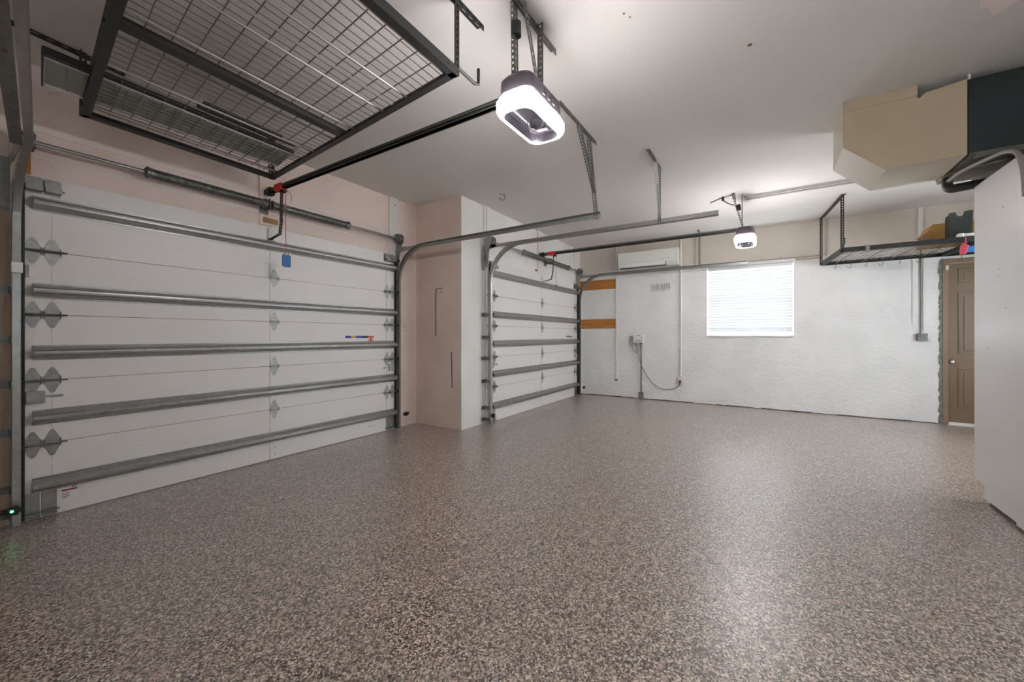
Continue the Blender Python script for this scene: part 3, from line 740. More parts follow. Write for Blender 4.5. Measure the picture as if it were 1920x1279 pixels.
# ---------------------------------------------------------------- openers
def rrect(cx, cy, hx, hy, r, n=6):
    P = []
    for sx, sy, a0 in ((1, 1, 0), (-1, 1, 90), (-1, -1, 180), (1, -1, 270)):
        for k in range(n + 1):
            a = math.radians(a0 + 90 * k / n); P.append((cx + sx * (hx - r) + r * math.cos(a), cy + sy * (hy - r) + r * math.sin(a)))
    return P
def opener(ox, oy, label, wallend, strap2=False, blue=True, lean=0.0):
    """ox, oy: centre of the head in plan; rail runs +y"""
    zb = 2.232
    r = empty('garage_door_opener', (ox, oy, zb), label, 'garage door opener', 'ceiling garage door openers')
    hx, hy = .195, .098
    # housing: stacked rounded rectangles
    s = MB(); secs = [(zb + .075, hx - .012, hy - .008), (zb + .10, hx - .004, hy - .002), (zb + .165, hx - .006, hy - .004), (zb + .185, hx - .020, hy - .016), (zb + .19, hx - .035, hy - .03)]
    R = [[s.bm.verts.new((x, y, z)) for x, y in rrect(ox, oy, a, b, .055)] for z, a, b in secs]
    for A, B in zip(R, R[1:]):
        for i in range(len(A)): s.bm.faces.new([A[i], A[(i + 1) % len(A)], B[(i + 1) % len(A)], B[i]])
    s.bm.faces.new(R[-1]); s.bm.faces.new(R[0][::-1])
    # ribs on the -y side
    for k in range(3): s.box(ox - .06 + k * .055, ox - .035 + k * .055, oy - hy - .0005, oy - hy + .01, zb + .115, zb + .158, bev=.002)
    obj('housing', s, 'housing', r)
    # lit ring lens
    s = MB()
    zt = zb + .085
    ps = [(zb + .004, hx + .004, hy + .004), (zb + .0, hx - .004, hy - .004), (zb + .0, hx - .014, hy - .014), (zb + .05, hx - .020, hy - .020)]
    po_ = [(zt, hx + .002, hy + .002), (zb + .06, hx + .014, hy + .014), (zb + .02, hx + .012, hy + .012)]
    allp = po_ + ps
    R = [[s.bm.verts.new((x, y, z)) for x, y in rrect(ox, oy, a, b, .06)] for z, a, b in allp[:6]]
    for A, B in zip(R, R[1:]):
        for i in range(len(A)): s.bm.faces.new([A[i], A[(i + 1) % len(A)], B[(i + 1) % len(A)], B[i]])
    obj('light_lens', s, 'lens', r)
    s = MB()
    R = [[s.bm.verts.new((x, y, z)) for x, y in rrect(ox, oy, a, b, .05)] for z, a, b in ((zb + .001, hx - .0135, hy - .0135), (zb + .045, hx - .022, hy - .022))]
    for i in range(len(R[0])): s.bm.faces.new([R[0][i], R[0][(i + 1) % len(R[0])], R[1][(i + 1) % len(R[0])], R[1][i]])
    s.bm.faces.new(R[1])
    # small camera dome and buttons in the recess
    s.lathe((ox + .05, oy, zb + .045), (ox + .05, oy, zb + .012), [(0, .040), (.5, .038), (.8, .028), (1, .01)], 20)
    s.box(ox + .10, ox + .15, oy - .03, oy + .03, zb + .035, zb + .045)
    s.tube([(ox - .02, oy + .01, zb + .04), (ox - .0, oy + .03, zb + .012), (ox + .05, oy + .045, zb + .01)], .003, 6, 1)
    obj('recessed_panel', s, 'clear', r)
    # rail
    s = MB(); zr = 2.424
    y1 = oy + hy - .03; y2 = wallend
    s.box(ox - .014, ox + .014, y1, y2, zr - .020, zr + .014)
    s.box(ox - .022, ox + .022, y1, y2, zr - .020, zr - .014)
    obj('rail', s, 'black', r)
    s = MB(); s.box(ox - .005, ox + .005, y1, y2 - .08, zr + .020, zr + .026); s.box(ox - .02, ox - .015, y1, y2 - .08, zr + .0, zr + .005); obj('drive_belt', s, 'galv_d', r)
    s = MB(); s.box(ox - .025, ox + .025, y2 - .06, y2, zr - .04, zr + .03, bev=.006); s.cyl((ox - .03, y2 - .03, zr - .01), (ox + .03, y2 - .03, zr - .01), .022, 14); s.box(ox - .02, ox + .02, y2, (YL if oy > .8 else Y2) - .02, zr - .025, zr + .02)
    obj('header_pulley', s, 'blackm', r)
    s = MB(); yt = y2 - .20
    s.box(ox - .030, ox + .030, yt - .055, yt + .055, zr - .032, zr + .026, bev=.006); s.box(ox - .022, ox + .022, yt + .05, yt + .075, zr - .02, zr + .016, bev=.004); s.box(ox - .035, ox - .028, yt - .035, yt + .03, zr - .03, zr + .01)
    obj('trolley', s, 'red', r)
    s = MB(); s.box(ox - .02, ox + .02, yt - .07, yt - .02, zr - .055, zr - .03, bev=.004); obj('trolley_base', s, 'blackm', r)
    s = MB(); s.perf((ox, yt - .02, zr - .04), (ox, yt - .01, zr - .30), (1, 0, 0), .024, pitch=.03, hw=.006, hl=.008, t=.005)
    s.perf((ox + .004, yt - .012, zr - .27), (ox + .004, yt + .02, zr - .41), (1, 0, 0), .026, pitch=.03, hw=.006, hl=.008, t=.005)
    dy_ = (YD if oy > .8 else 3.005)
    s.bar((ox + .003, yt + .02, zr - .405), (ox + .003, dy_ - .045, 1.995), .024, .006, up=(0, 0, 1)); s.cyl((ox - .02, dy_ - .045, 1.995), (ox + .025, dy_ - .045, 1.995), .006, 8)
    obj('door_arm', s, 'blackm', r)
    s = MB()
    zc_ = 1.845 if blue else 1.93
    s.tube([(ox + .012, yt - .06, zr - .03), (ox + .012, yt - .06, 2.15), (ox + .014, yt - .062, zc_)], .003, 6, 1)
    if blue:
        s.tube([(ox + .016, yt - .06, zr - .03), (ox + .045, yt - .075, zr - .05), (ox + .055, yt - .08, zr - .09), (ox + .045, yt - .08, zr - .13)], .0028, 6, 1)
        s.cyl((ox + .012, yt - .06, 2.245), (ox + .012, yt - .06, 2.27), .008, 8)
    else:
        s.cyl((ox + .012, yt - .062, zc_), (ox + .016, yt - .062, zc_ - .04), .009, 8)
    rc = obj('release_cord', s, 'cord' if blue else 'cable', r)
    if blue:
        s = MB(); cx = ox + .018; cy = yt - .062
        Rm = Matrix.Translation((cx, cy, 1.79)) @ Matrix.Rotation(math.radians(-12), 4, 'Z')
        s.box(-.035, .035, -.002, .002, -.058, .040, 0, Rm); s.box(-.035, .035, -.0021, .0021, .040, .060, 1, Rm)
        s.box(-.022, -.006, -.003, .0022, .043, .056, 2, Rm); s.box(.006, .022, -.003, .0022, .043, .056, 2, Rm)
        s.box(-.025, .028, -.003, .0022, -.064, -.058, 0, Rm)
        for k in range(5): s.box(-.024, .020 - .006 * (k % 2), -.003, -.002, .020 - k * .014, .023 - k * .014, 3, Rm)
        obj('blue_tag', s, ['blue', 'white', 'ink', 'bluel'], rc, label='blue instruction tag')
    # suspension: ceiling angle along x and straps
    s = MB(); s.angle((ox - .25, oy + lean, CEIL - .001), (ox + (.285 if blue else .0), oy + lean, CEIL - .001), (0, 1, 0), (0, 0, -1), .034, .034, hw=.011); obj('ceiling_angle', s, 'galv_d', r)
    if blue:
        s = MB(); s.angle((ox + .04, oy - .012, zb + .185), (ox + .04 + lean * -1.2, oy - .012 + lean, CEIL - .02), (1, 0, 0), (0, -1, 0), .036, .034, pitch=.03, hw=.013, hl=.015); obj('hanger_strap', s, 'galv_d', r)
    if blue:
        s = MB(); s.perf((ox + .02, oy - .03, zb + .19), (ox - .13 , oy - .03 + lean, CEIL - .02), (1, 0, 0), .036, pitch=.03, hw=.013, hl=.015); obj('hanger_strap', s, 'galv_d', r)
    s = MB(); s.angle((ox - .15, oy + .012, zb + .185), (ox - .16, oy + .012 + lean, CEIL - .02), (1, 0, 0), (0, 1, 0), .034, .018, pitch=.03, hw=.010); 
    obj('hanger_strap', s, 'galv_d', r)
    s = MB(); s.cyl((ox - .137, oy + .012 + lean * .5, zb + .395), (ox - .139, oy + .012 + lean * .6, zb + .46), .026, 14); obj('clamp', s, 'blackm', r)
    s = MB(); s.tube([(ox - .13, oy + .03, CEIL), (ox - .125, oy + .03, 2.62), (ox - .12, oy + .03, zb + .19)], .005, 8, 1); obj('power_cord', s, 'cable', r)
    return r
o1 = opener(1.81, 1.035, 'near ceiling opener with glowing light ring and blue tag on its cord', 3.755)
o2 = opener(5.56, .20, 'far ceiling opener with glowing light ring, hanging before the window wall', 3.01, blue=False, lean=.10)
s = MB(); s.tube([(5.42, .30, 2.69), (5.36, .36, 2.70), (5.40, .42, 2.76), (5.41, .43, 2.80)], .006, 8, 2); s.cyl((5.41, .43, 2.765), (5.41, .43, CEIL), .014, 10); s.tube([(5.41, .43, 2.80), (5.36, .33, 2.804), (5.33, .31, 2.79)], .004, 6, 1)
s.tube([(5.41, .43, 2.808), (5.55, .58, 2.809)], .006, 6)
obj('plug', s, 'blackm', o2)

# ---------------------------------------------------------------- overhead wire shelves
def lerp(a, b, t): return a + (b - a) * t
def wire_shelf(A, B, C, D, z, name_label, posts, tubes, panels, mid, nx, pitch, ceiling_brackets, deckz=0.03, barh=.046, skip_lip=False):
    """A,B far side corners, C opposite B, D opposite A (plan xy); z underside"""
    A, B, C, D = [V((*p, 0)) for p in (A, B, C, D)]
    def P(s, t, zz): 
        q = (A * (1 - s) + B * s) * (1 - t) + (D * (1 - s) + C * s) * t
        return V((q.x, q.y, zz))
    c = (A + B + C + D) / 4
    r = empty('overhead_wire_shelf', (c.x, c.y, z), name_label, 'overhead shelf', 'overhead wire shelves')
    def fbar(a, b, nm='frame_rail', w=.038, h=barh, zz=None):
        s = MB(); dd = (b - a).normalized(); zc = z if zz is None else zz
        side = V((dd.y, -dd.x, 0))
        ctr = P(.5, .5, 0); mdl = (a + b) / 2
        if (ctr - mdl).dot(side) < 0: side = -side
        th = .003
        # angle iron: upright flange outside, flat flange at the foot
        s.bar(V((a.x, a.y, zc + h / 2)) , V((b.x, b.y, zc + h / 2)), th, h)
        s.bar(V((a.x, a.y, zc + th / 2)) + side * (w / 2), V((b.x, b.y, zc + th / 2)) + side * (w / 2), w, th)
        for k in (.06, .5, .94):
            q = a.lerp(b, k) ; s.cyl((q.x, q.y, zc + h * .5), V((q.x, q.y, zc + h * .5)) - side * .006, .007, 6)
        return obj(nm, s, 'black', r)
    fbar(P(0, 0, 0), P(1, 0, 0)); fbar(P(1, 0, 0), P(1, 1, 0)); fbar(P(1, 1, 0), P(0, 1, 0)); fbar(P(0, 1, 0), P(0, 0, 0))
    for mt in mid:
        s = MB(); a, b = P(.004, mt, z + .0215), P(.996, mt, z + .0215); s.bar(a, b, .055, .034); obj('cross_beam', s, 'black', r)
    for tt in tubes:
        s = MB(); a, b = P(.012, tt, z + .022), P(.988, tt, z + .022); s.cyl(a, b, .0065, 8)
        q = P(.025, tt, z + .0); obj('support_tube', s, 'chrome', r)
    for (t0_, t1_) in panels:
        s = MB(); zz = z + deckz
        for i in range(nx + 1):
            sx = lerp(.02, .98, i / nx)
            s.bar(P(sx, t0_, zz), P(sx, t1_, zz), .0040, .0040)
        L = (P(0, t1_, 0) - P(0, t0_, 0)).length; n = max(2, round(L / pitch))
        for j in range(n + 1):
            tj = lerp(t0_, t1_, (j + .2) / (n + .4)); s.bar(P(.012, tj, zz + .004), P(.988, tj, zz + .004), .0028, .0028)
        obj('wire_deck', s, 'wire', r)
    for (p, q, w1, w2) in posts:
        s = MB(); s.angle((p[0], p[1], z + .01), (q[0], q[1], CEIL - .003), w1, w2, .030, .030, pitch=.03, hw=.010, hl=.016); obj('post', s, 'black', r)
    for (p, q, w1) in ceiling_brackets:
        s = MB(); s.angle((p[0], p[1], CEIL - .001), (q[0], q[1], CEIL - .001), w1, (0, 0, -1), .044, .030, pitch=.055, hw=.012, hl=.034); obj('ceiling_bracket', s, 'black', r)
    return r, P

A, B, C, D = (.585, 3.365), (1.683, 3.415), (1.500, 1.281), (.355, 1.25)
def tt(y): return (3.39 - y) / (3.39 - 1.28)
sh1, P1 = wire_shelf(A, B, C, D, 2.415, 'black overhead wire shelf above the near door, hung from the ceiling', 
    [((.585, 3.40), (.585, 3.40), (1, 0, 0), (0, -1, 0)), ((1.683, 3.43), (1.683, 3.43), (-1, 0, 0), (0, -1, 0)), ((1.515, 1.283), (1.515, 1.283), (-1, 0, 0), (0, 1, 0)), ((.345, 1.24), (.345, 1.24), (1, 0, 0), (0, 1, 0))],
    [tt(1.34), tt(1.65), tt(1.867), tt(2.18), tt(2.40), tt(2.69), tt(2.853), tt(3.25)], [(.035, .275), (.285, .49), (.525, .76), (.77, .98)], [tt(2.29)], 12, .052,
    [((.33, 3.375), (.79, 3.44), (0, 1, 0)), ((1.25, 3.455), (1.89, 3.468), (0, 1, 0)), ((1.18, 1.284), (1.72, 1.284), (0, 1, 0)), ((.1, 1.24), (.65, 1.24), (0, 1, 0))])
# punched side angle with its hook end
s = MB(); a, b = P1(0, .06, 2.46), P1(0, .97, 2.46); s.perf(a + V((0, 0, .018)), b + V((0, 0, .018)), (0, 0, 1), .034, pitch=.05, hw=.014, hl=.03); obj('punched_side_angle', s, 'black', sh1)
s = MB(); s.tube([(1.505, 1.283, 2.46), (1.64, 1.285, 2.455), (1.675, 1.285, 2.47), (1.675, 1.285, 2.55)], .009, 6); obj('side_hook', s, 'black', sh1)
s = MB(); s.tube([P1(.985, .005, 2.46), P1(.985, .005, 2.49), P1(.97, .005, 2.49), P1(.97, .005, 2.46)], .004, 6); obj('corner_clip', s, 'black', sh1)

# light panel lying on the shelf
lp = empty('strip_light_fixture', (1.0, 3.05, 2.462), 'long grey ribbed light fixture lying on the wire shelf', 'light fixture')
def Q(u, v, z):   # u along the fixture, v across
    a, b, c_, d_ = V((.385, 2.895, 0)), V((1.585, 2.95, 0)), V((1.635, 3.25, 0)), V((.43, 3.25, 0))
    q = (a * (1 - u) + b * u) * (1 - v) + (d_ * (1 - u) + c_ * u) * v
    return V((q.x, q.y, z))
zf = 2.462
s = MB()
for za in ((zf + .012, zf + .034),):
    b0 = [s.bm.verts.new(Q(u, v, za[0])) for u, v in ((0, .08), (1, .08), (1, .92), (0, .92))]; b1 = [s.bm.verts.new(Q(u, v, za[1])) for u, v in ((0, .08), (1, .08), (1, .92), (0, .92))]
    s.bm.faces.new(b0[::-1]); s.bm.faces.new(b1)
    for i in range(4): s.bm.faces.new([b0[i], b0[(i + 1) % 4], b1[(i + 1) % 4], b1[i]])
for i in range(22):
    u = (i + .5) / 22; s.bar(Q(u, .12, zf + .004), Q(u, .88, zf + .004), .006, .006)
obj('diffuser', s, 'diff', lp)
for v in (.04, .96):
    s = MB()
    n_ = 110; s.lathe(Q(0, v, zf + .017), Q(1, v, zf + .017), [(i / (2 * n_), .017 if i % 2 else .0135) for i in range(2 * n_ + 1)], 10)
    obj('ribbed_edge', s, 'rib', lp)
s = MB(); s.bar(Q(-.008, -.04, zf + .02), Q(1.0, -.04, zf + .02), .030, .036); s.bar(Q(-.006, -.04, zf + .02), Q(-.006, 1.0, zf + .02), .008, .036); s.face([Q(u, v, zf + .0365) for u, v in ((0, -.04), (1, -.04), (1, 1), (0, 1))]); s.face([Q(u, v, zf + .040) for u, v in ((0, -.04), (1, -.04), (1, 1), (0, 1))]); obj('black_tray', s, 'blackm', lp)
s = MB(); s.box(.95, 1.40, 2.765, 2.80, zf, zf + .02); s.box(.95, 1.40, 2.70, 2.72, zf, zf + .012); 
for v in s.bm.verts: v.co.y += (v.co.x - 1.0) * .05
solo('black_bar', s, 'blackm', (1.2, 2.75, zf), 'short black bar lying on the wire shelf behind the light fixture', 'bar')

# far shelf over the brown door
A, B, C, D = (7.12, -.672), (6.095, -.764), (6.095, -3.05), (7.12, -3.05)
sh2, P2 = wire_shelf(A, B, C, D, 2.128, 'black overhead wire shelf above the brown door', 
    [((7.12, -.66), (7.12, -.66), (-1, 0, 0), (0, -1, 0)), ((6.085, -.762), (6.085, -.762), (1, 0, 0), (0, -1, 0)), ((6.085, -3.03), (6.085, -3.03), (1, 0, 0), (0, 1, 0)), ((7.12, -3.03), (7.12, -3.03), (-1, 0, 0), (0, 1, 0))],
    [.07, .19, .31, .43, .58, .70, .82, .93], [(.02, .25), (.26, .49), (.53, .75), (.76, .98)], [.51], 10, .06,
    [((7.12, -.665), (6.05, -.765), (0, -1, 0))], barh=.052)
s = MB(); s.tube([(6.09, -.764, 2.17), (5.93, -.766, 2.185), (5.90, -.768, 2.19), (5.90, -.768, 2.26)], .010, 6); obj('side_hook', s, 'black', sh2)
s = MB(); s.box(6.07, 6.09, -1.02, -.985, 2.10, 2.19, bev=.003); obj('spring_clip', s, 'galv', sh2)

# hooks hanging from the far shelf
def hook(x, y, rot, label):
    s = MB()
    pts = [(0, 0, .03), (0, 0, -.02), (0, 0, -.055)]
    for k in range(1, 8):
        a = k / 7 * PI; pts.append((.018 - .018 * math.cos(a), 0, -.055 - .018 * math.sin(a)))
    pts.append((.038, 0, -.045))
    R = Matrix.Rotation(rot, 3, 'Z')
    s.tube([V((x, y, 2.128)) + R @ V(p) for p in pts], .0028, 6)
    return solo('wire_hook', s, 'wire', (x, y, 2.10), label, 'hook', 'wire hooks under the far shelf')
hk = [(-.80, 6.25), (-.98, 6.3), (-1.14, 6.28), (-1.16, 6.31), (-1.36, 6.3), (-1.60, 6.3), (-.83, 6.28)]
for i, (x, y, rt) in enumerate(((6.95, -.82, .4), (6.98, -.98, 1.4), (6.95, -1.14, .4), (6.98, -1.30, 1.2), (6.93, -1.46, .2), (6.95, -1.64, .7))):
    hook(x, y, rt, ('leftmost', 'second', 'third', 'fourth', 'fifth', 'sixth')[i] + ' wire hook from the left under the far black shelf')
hook(7.08, -2.04, .3, 'wire hook nearest the white cabinet, hanging before the brown door')

# things on and under the far shelf
zs = 2.128 + .0385
s = MB(); s.prism([(-1.535, zs), (-2.15, zs), (-2.15, zs + .235), (-1.60, zs + .225), (-1.555, zs + .14)], 'x', 6.34, 6.66)
solo('cardboard_box', s, 'card', (6.5, -1.85, zs), 'brown cardboard box with a slanting end on the far shelf', 'box')
s = MB()
poly = [(-1.682, zs), (-1.679, zs + .291), (-1.730, zs + .297), (-1.734, zs + .268), (-1.750, zs + .250), (-1.772, zs + .247), (-1.788, zs + .262), (-1.796, zs + .298), (-1.858, zs + .300), (-1.850, zs)]
s.prism(poly, 'x', 6.16, 6.175); s.prism([(-1.682, zs), (-1.682, zs + .25), (-1.85, zs + .25), (-1.85, zs)], 'x', 6.27, 6.285); s.box(6.175, 6.27, -1.687, -1.680, zs, zs + .27); s.box(6.175, 6.27, -1.852, -1.845, zs, zs + .27)
s.box(6.175, 6.27, -1.845, -1.687, zs, zs + .01)
solo('storage_bin', s, 'bin', (6.22, -1.77, zs), 'dark green bin with a notched wall on the far shelf', 'bin')
s = MB(); s.lathe((6.125, -1.725, zs + .030), (6.125, -1.775, zs + .030), [(0, .012), (.3, .026), (.7, .029), (1, .028)], 16); s.cyl((6.125, -1.775, zs + .030), (6.125, -1.86, zs + .030), .022, 14)
solo('spray_bottle', s, ['cream'], (6.125, -1.8, zs), 'white bottle lying on the edge of the far shelf', 'bottle', smooth=True)
s = MB(); s.prism([(-1.425, zs), (-1.50, zs + .06), (-1.455, zs + .075), (-1.50, zs + .085), (-1.545, zs + .135), (-1.55, zs + .05), (-1.548, zs), (-1.53, zs), (-1.525, zs + .045), (-1.50, zs + .04), (-1.445, zs)], 'x', 6.30, 6.32)
solo('rusty_bracket', s, 'rust', (6.31, -1.49, zs), 'crooked rusty brown scrap beside the cardboard box', 'scrap')
s = MB()
Rm = Matrix.Translation((6.06, -1.762, 2.045)) @ Matrix.Rotation(math.radians(20), 4, 'X') @ Matrix.Rotation(math.radians(-35), 4, 'Z')
s.prism([(-.028, -.052), (.01, -.062), (.036, .016), (.028, .062), (-.024, .04)], 'x', -.008, .008)
for v in s.bm.verts: v.co = Rm @ v.co
s.tube([(6.062, -1.775, 2.10), (6.06, -1.775, 2.18)], .004, 6)
solo('red_scoop', s, 'pink', (6.06, -1.762, 2.045), 'red plastic scoop hanging from the front rail of the far shelf', 'scoop')
s = MB(); s.box(6.30, 6.40, -2.20, -1.862, 2.052, 2.108, bev=.008); s.box(6.34, 6.36, -2.0, -1.98, 2.108, 2.13)
solo('blue_handle', s, 'bluep', (6.35, -2.0, 2.08), 'bright blue plastic handle under the far shelf beside the cabinet', 'handle')

# ---------------------------------------------------------------- wall-mounted air conditioner
ac = empty('wall_air_conditioner', (XF, 1.73, 2.33), 'white split air conditioner high on the far wall', 'air conditioner')
x0 = 7.03
s = MB()
s.prism([(XF, 2.33), (x0 + .06, 2.33), (x0 + .015, 2.355), (x0, 2.40), (x0, 2.595), (x0 + .02, 2.622), (XF + .0, 2.622)], 'y', 1.222, 2.235)
obj('body', s, 'cream', ac)
s = MB(); s.box(x0 - .006, x0, 1.27, 2.225, 2.425, 2.605, bev=.002); obj('front_panel', s, 'cream', ac)
s = MB(); s.prism([(x0 + .050, 2.333), (x0 + .008, 2.352), (x0 - .003, 2.398), (x0 - .007, 2.398), (x0 + .004, 2.350), (x0 + .048, 2.328)], 'y', 1.42, 2.19); obj('air_flap', s, 'white', ac)
s = MB(); s.box(x0 + .012, x0 + .055, 1.41, 2.20, 2.3275, 2.338); s.box(x0 - .004, x0 + .01, 1.408, 1.416, 2.35, 2.40); obj('outlet_slot', s, 'ink', ac)
s = MB()
for y0_, w in ((1.44, .02), (1.465, .03), (1.345, .05)): s.box(x0 - .0075, x0 - .006, y0_, y0_ + w, 2.442, 2.448)
s.cyl((x0 - .004, 1.345, 2.385), (x0 + .002, 1.345, 2.385), .009, 10); obj('indicator_marks', s, 'pencil', ac)

# ---------------------------------------------------------------- conduits, boxes and cables on the far wall
s = MB(); s.box(XF - .022, XF, 2.312, 2.334, .33, CEIL, bev=.002)
c1 = solo('conduit', s, 'wboard', (XF, 2.32, .33), 'white vertical conduit right of the bare wood strips', 'conduit')
s = MB(); s.box(XF - .03, XF - .001, 2.300, 2.345, .295, .335, bev=.003); s.box(XF - .026, XF - .001, 2.335, 2.345, .60, .61)
sb = obj('end_box', s, 'dgrey', None); bmv = sb; sb.parent = c1; sb.matrix_parent_inverse = Matrix.Translation(-V(c1.location))
s = MB(); s.cyl((XF - .016, 1.206, .45), (XF - .016, 1.206, CEIL), .014, 12)
c2 = empty('wall_outlet', (XF, 1.206, .37), 'white outlet at the foot of the white pipe, a cable plugged in', 'outlet')
obj('conduit_pipe', s, 'white', c2)
s = MB(); s.box(XF - .04, XF, 1.145, 1.265, .315, .435, bev=.008); s.cyl((XF - .045, 1.15, .34), (XF - .04, 1.15, .34), .012, 10); obj('outlet_box', s, 'wboard', c2)
s = MB(); s.box(XF - .07, XF - .04, 1.195, 1.225, .33, .375, bev=.006); obj('plug', s, 'blackm', c2)
# controller
cb = empty('control_box', (XF, 1.9, 1.0), 'white control box with looping cables under the wood strips', 'control box')
s = MB(); s.box(XF - .075, XF, 1.815, 2.000, 1.005, 1.165, bev=.01); obj('enclosure', s, 'white', cb)
s = MB(); s.box(XF - .045, XF, 2.002, 2.065, .985, 1.13, bev=.004); obj('side_box', s, 'grey', cb)
s = MB()
for k in range(7): s.box(XF - .0765, XF - .075, 1.855 + k * .015, 1.866 + k * .015, 1.038, 1.050 - .003 * (k % 2))
for k in range(3): s.box(XF - .0765, XF - .075, 1.885 + k * .013, 1.895 + k * .013, 1.128, 1.142)
s.cyl((XF - .078, 1.845, 1.10), (XF - .074, 1.845, 1.10), .009, 10); obj('printed_label', s, 'ink', cb)
s = MB(); s.cyl((XF - .024, 1.868, .10), (XF - .024, 1.868, 1.006), .0125, 10); s.lathe((XF - .024, 1.868, .985), (XF - .024, 1.868, 1.006), [(0, .02), (1, .02)], 12); obj('conduit_pipe', s, 'dgrey', cb)
s = MB(); s.box(XF - .045, XF, 1.83, 1.912, .0, .12, bev=.004); obj('junction_box', s, 'dgrey', cb)
s = MB(); s.tube([(XF - .03, 2.035, .99), (XF - .03, 2.02, .90), (XF - .035, 1.965, .825), (XF - .035, 1.91, .85), (XF - .04, 1.893, .93), (XF - .04, 1.893, 1.006)], .008, 8, 3); obj('loop_cable', s, 'grey', cb)
s = MB(); s.tube([(XF - .035, 1.955, 1.006), (XF - .035, 1.945, .92), (XF - .045, 1.88, .64), (XF - .02, 1.80, .46), (XF - .015, 1.66, .27), (XF - .015, 1.52, .195), (XF - .015, 1.36, .20), (XF - .03, 1.235, .27), (XF - .055, 1.21, .335)], .0062, 8, 3); obj('power_cable', s, 'cable', cb)
# conduit to the grey switch box near the brown door
sw = empty('switch_box', (XF, -1.72, 1.1), 'grey metal switch box on the conduit left of the brown door', 'switch box')
s = MB(); s.cyl((XF - .014, -1.711, 1.15), (XF - .014, -1.711, LZ), .007, 10); obj('conduit_pipe', s, 'galv_d', sw)
s = MB(); s.box(XF - .012, XF, -1.665, -1.635, 1.30, LZ); s.box(XF - .012, XF, -1.76, -1.735, 1.20, LZ); obj('mounting_strip', s, 'wall_far', sw)
s = MB(); s.box(XF - .045, XF, -1.770, -1.673, 1.063, 1.160, bev=.004); s.box(XF - .048, XF - .044, -1.745, -1.697, 1.078, 1.145, bev=.001); obj('box_body', s, 'galv_d', sw)
# upper-wall board above the switch conduit
m = MB(); m.box(XF - .010, XF + .015, -1.735, -1.69, LZ, CEIL); struct('trim_20', m, 'wboard', label='white vertical board above the far shelf', cat='board')
# pipe and wire running along the ledge
s = MB(); s.cyl((XF - .018, -.38, 2.262), (XF - .018, -.70, 2.262), .012, 10); solo('pipe_stub', s, pm('yellowed_pipe', (0.52, 0.42, 0.24), 0.45), (XF, -.54, 2.262), 'short yellowish pipe between window and far shelf', 'pipe')
s = MB(); s.tube([(XF - .01, 1.9, 2.30), (XF - .008, .5, 2.300), (XF - .008, -.3, 2.297), (XF - .008, -.67, 2.296)], .004, 6)
for y_ in (.35, .05, -.2, -.5): s.cyl((XF - .02, y_, 2.30), (XF, y_, 2.30), .006, 6); s.cyl((XF - .012, y_, 2.30), (XF - .012, y_, 2.33), .003, 6)
solo('ledge_wire', s, 'pipe', (XF, .5, 2.3), 'thin wire pinned along the ledge over the window', 'wire')
# pencil tally marks
s = MB(); rnd = random.Random(11); y_ = 1.70
while y_ > 1.36:
    h0 = rnd.uniform(-.012, .012); s.bar((XF - .002, y_, 1.915 + h0), (XF - .002, y_ + rnd.uniform(-.012, .012), 2.045 + h0), .003, .007, up=(0, 1, 0)); y_ -= rnd.uniform(.018, .034)
for k in range(3): s.bar((XF - .002, 1.69, 1.95 + .03 * k), (XF - .002, 1.37, 1.965 + .03 * k + rnd.uniform(-.01, .01)), .003, .005)
solo('pencil_marks', s, 'pencil', (XF, 1.53, 1.98), 'faint pencil scribble on the far wall under the air conditioner', 'scribble')

# ---------------------------------------------------------------- chains on the pier, hook in the ceiling
def chain(x, y, z0, z1, label, lean=0.0, pin=True):
    r = empty('chain', (x, y, z1), label, 'chain', 'chains on the pier')
    s = MB(); n = int((z0 - z1) / .022)
    for i in range(n):
        z = z0 - (i + .5) * (z0 - z1) / n; yy = y + lean * i / n
        R = Matrix.Rotation((i % 2) * PI / 2, 3, 'Z'); pts = []
        for k in range(9):
            a = 2 * PI * k / 8; pts.append(V((x, yy, z)) + R @ V((0, .0065 * math.cos(a), .0145 * math.sin(a))))
        s.tube(pts, .0026, 5)
    obj('links', s, 'oil', r)
    if pin:
        s = MB(); s.tube([(x + .012, y - .095, z0 + .012), (x - .012, y - .095, z0 + .012), (x - .012, y - .05, z0 + .016), (x - .008, y, z0 - .008)], .005, 6); s.cyl((x + .012, y - .085, z0 - .03), (x - .006, y - .085, z0 - .03), .006, 6); obj('nail_hook', s, 'rust', r)
    return r
chain(XJ - .012, 3.462, 1.705, 1.13, 'longer dark chain hanging from a nail, upper left on the pier')
chain(XJ - .012, 3.205, .93, .50, 'shorter dark chain hanging low near the edge of the pier', lean=-.01, pin=False)
s = MB(); s.tube([(3.90, 2.60, CEIL), (3.90, 2.60, 2.745), (3.865, 2.63, 2.735), (3.84, 2.64, 2.765)], .004, 6, 1); s.tube([(3.90, 2.60, 2.80), (3.85, 2.64, 2.805)], .004, 6)
solo('ceiling_hook', s, 'rust', (3.89, 2.61, CEIL), 'small bent wire hook in the ceiling before the pier', 'hook')

# ---------------------------------------------------------------- strip light on the ceiling
sl_ = empty('ceiling_strip_light', (5.54, -.3, CEIL), 'unlit strip light flat on the ceiling beside the beige duct', 'strip light')
s = MB(); s.box(5.50, 5.58, -1.05, .195, CEIL - .032, CEIL, bev=.004); obj('housing', s, 'wboard', sl_)
s = MB(); s.box(5.505, 5.575, .195, .205, CEIL - .034, CEIL, bev=.002); s.box(5.497, 5.502, -1.05, .195, CEIL - .030, CEIL - .018); obj('end_cap', s, 'grey', sl_)
s = MB(); s.box(5.515, 5.565, -1.04, .185, CEIL - .040, CEIL - .030, bev=.004); obj('diffuser', s, 'pipe', sl_)

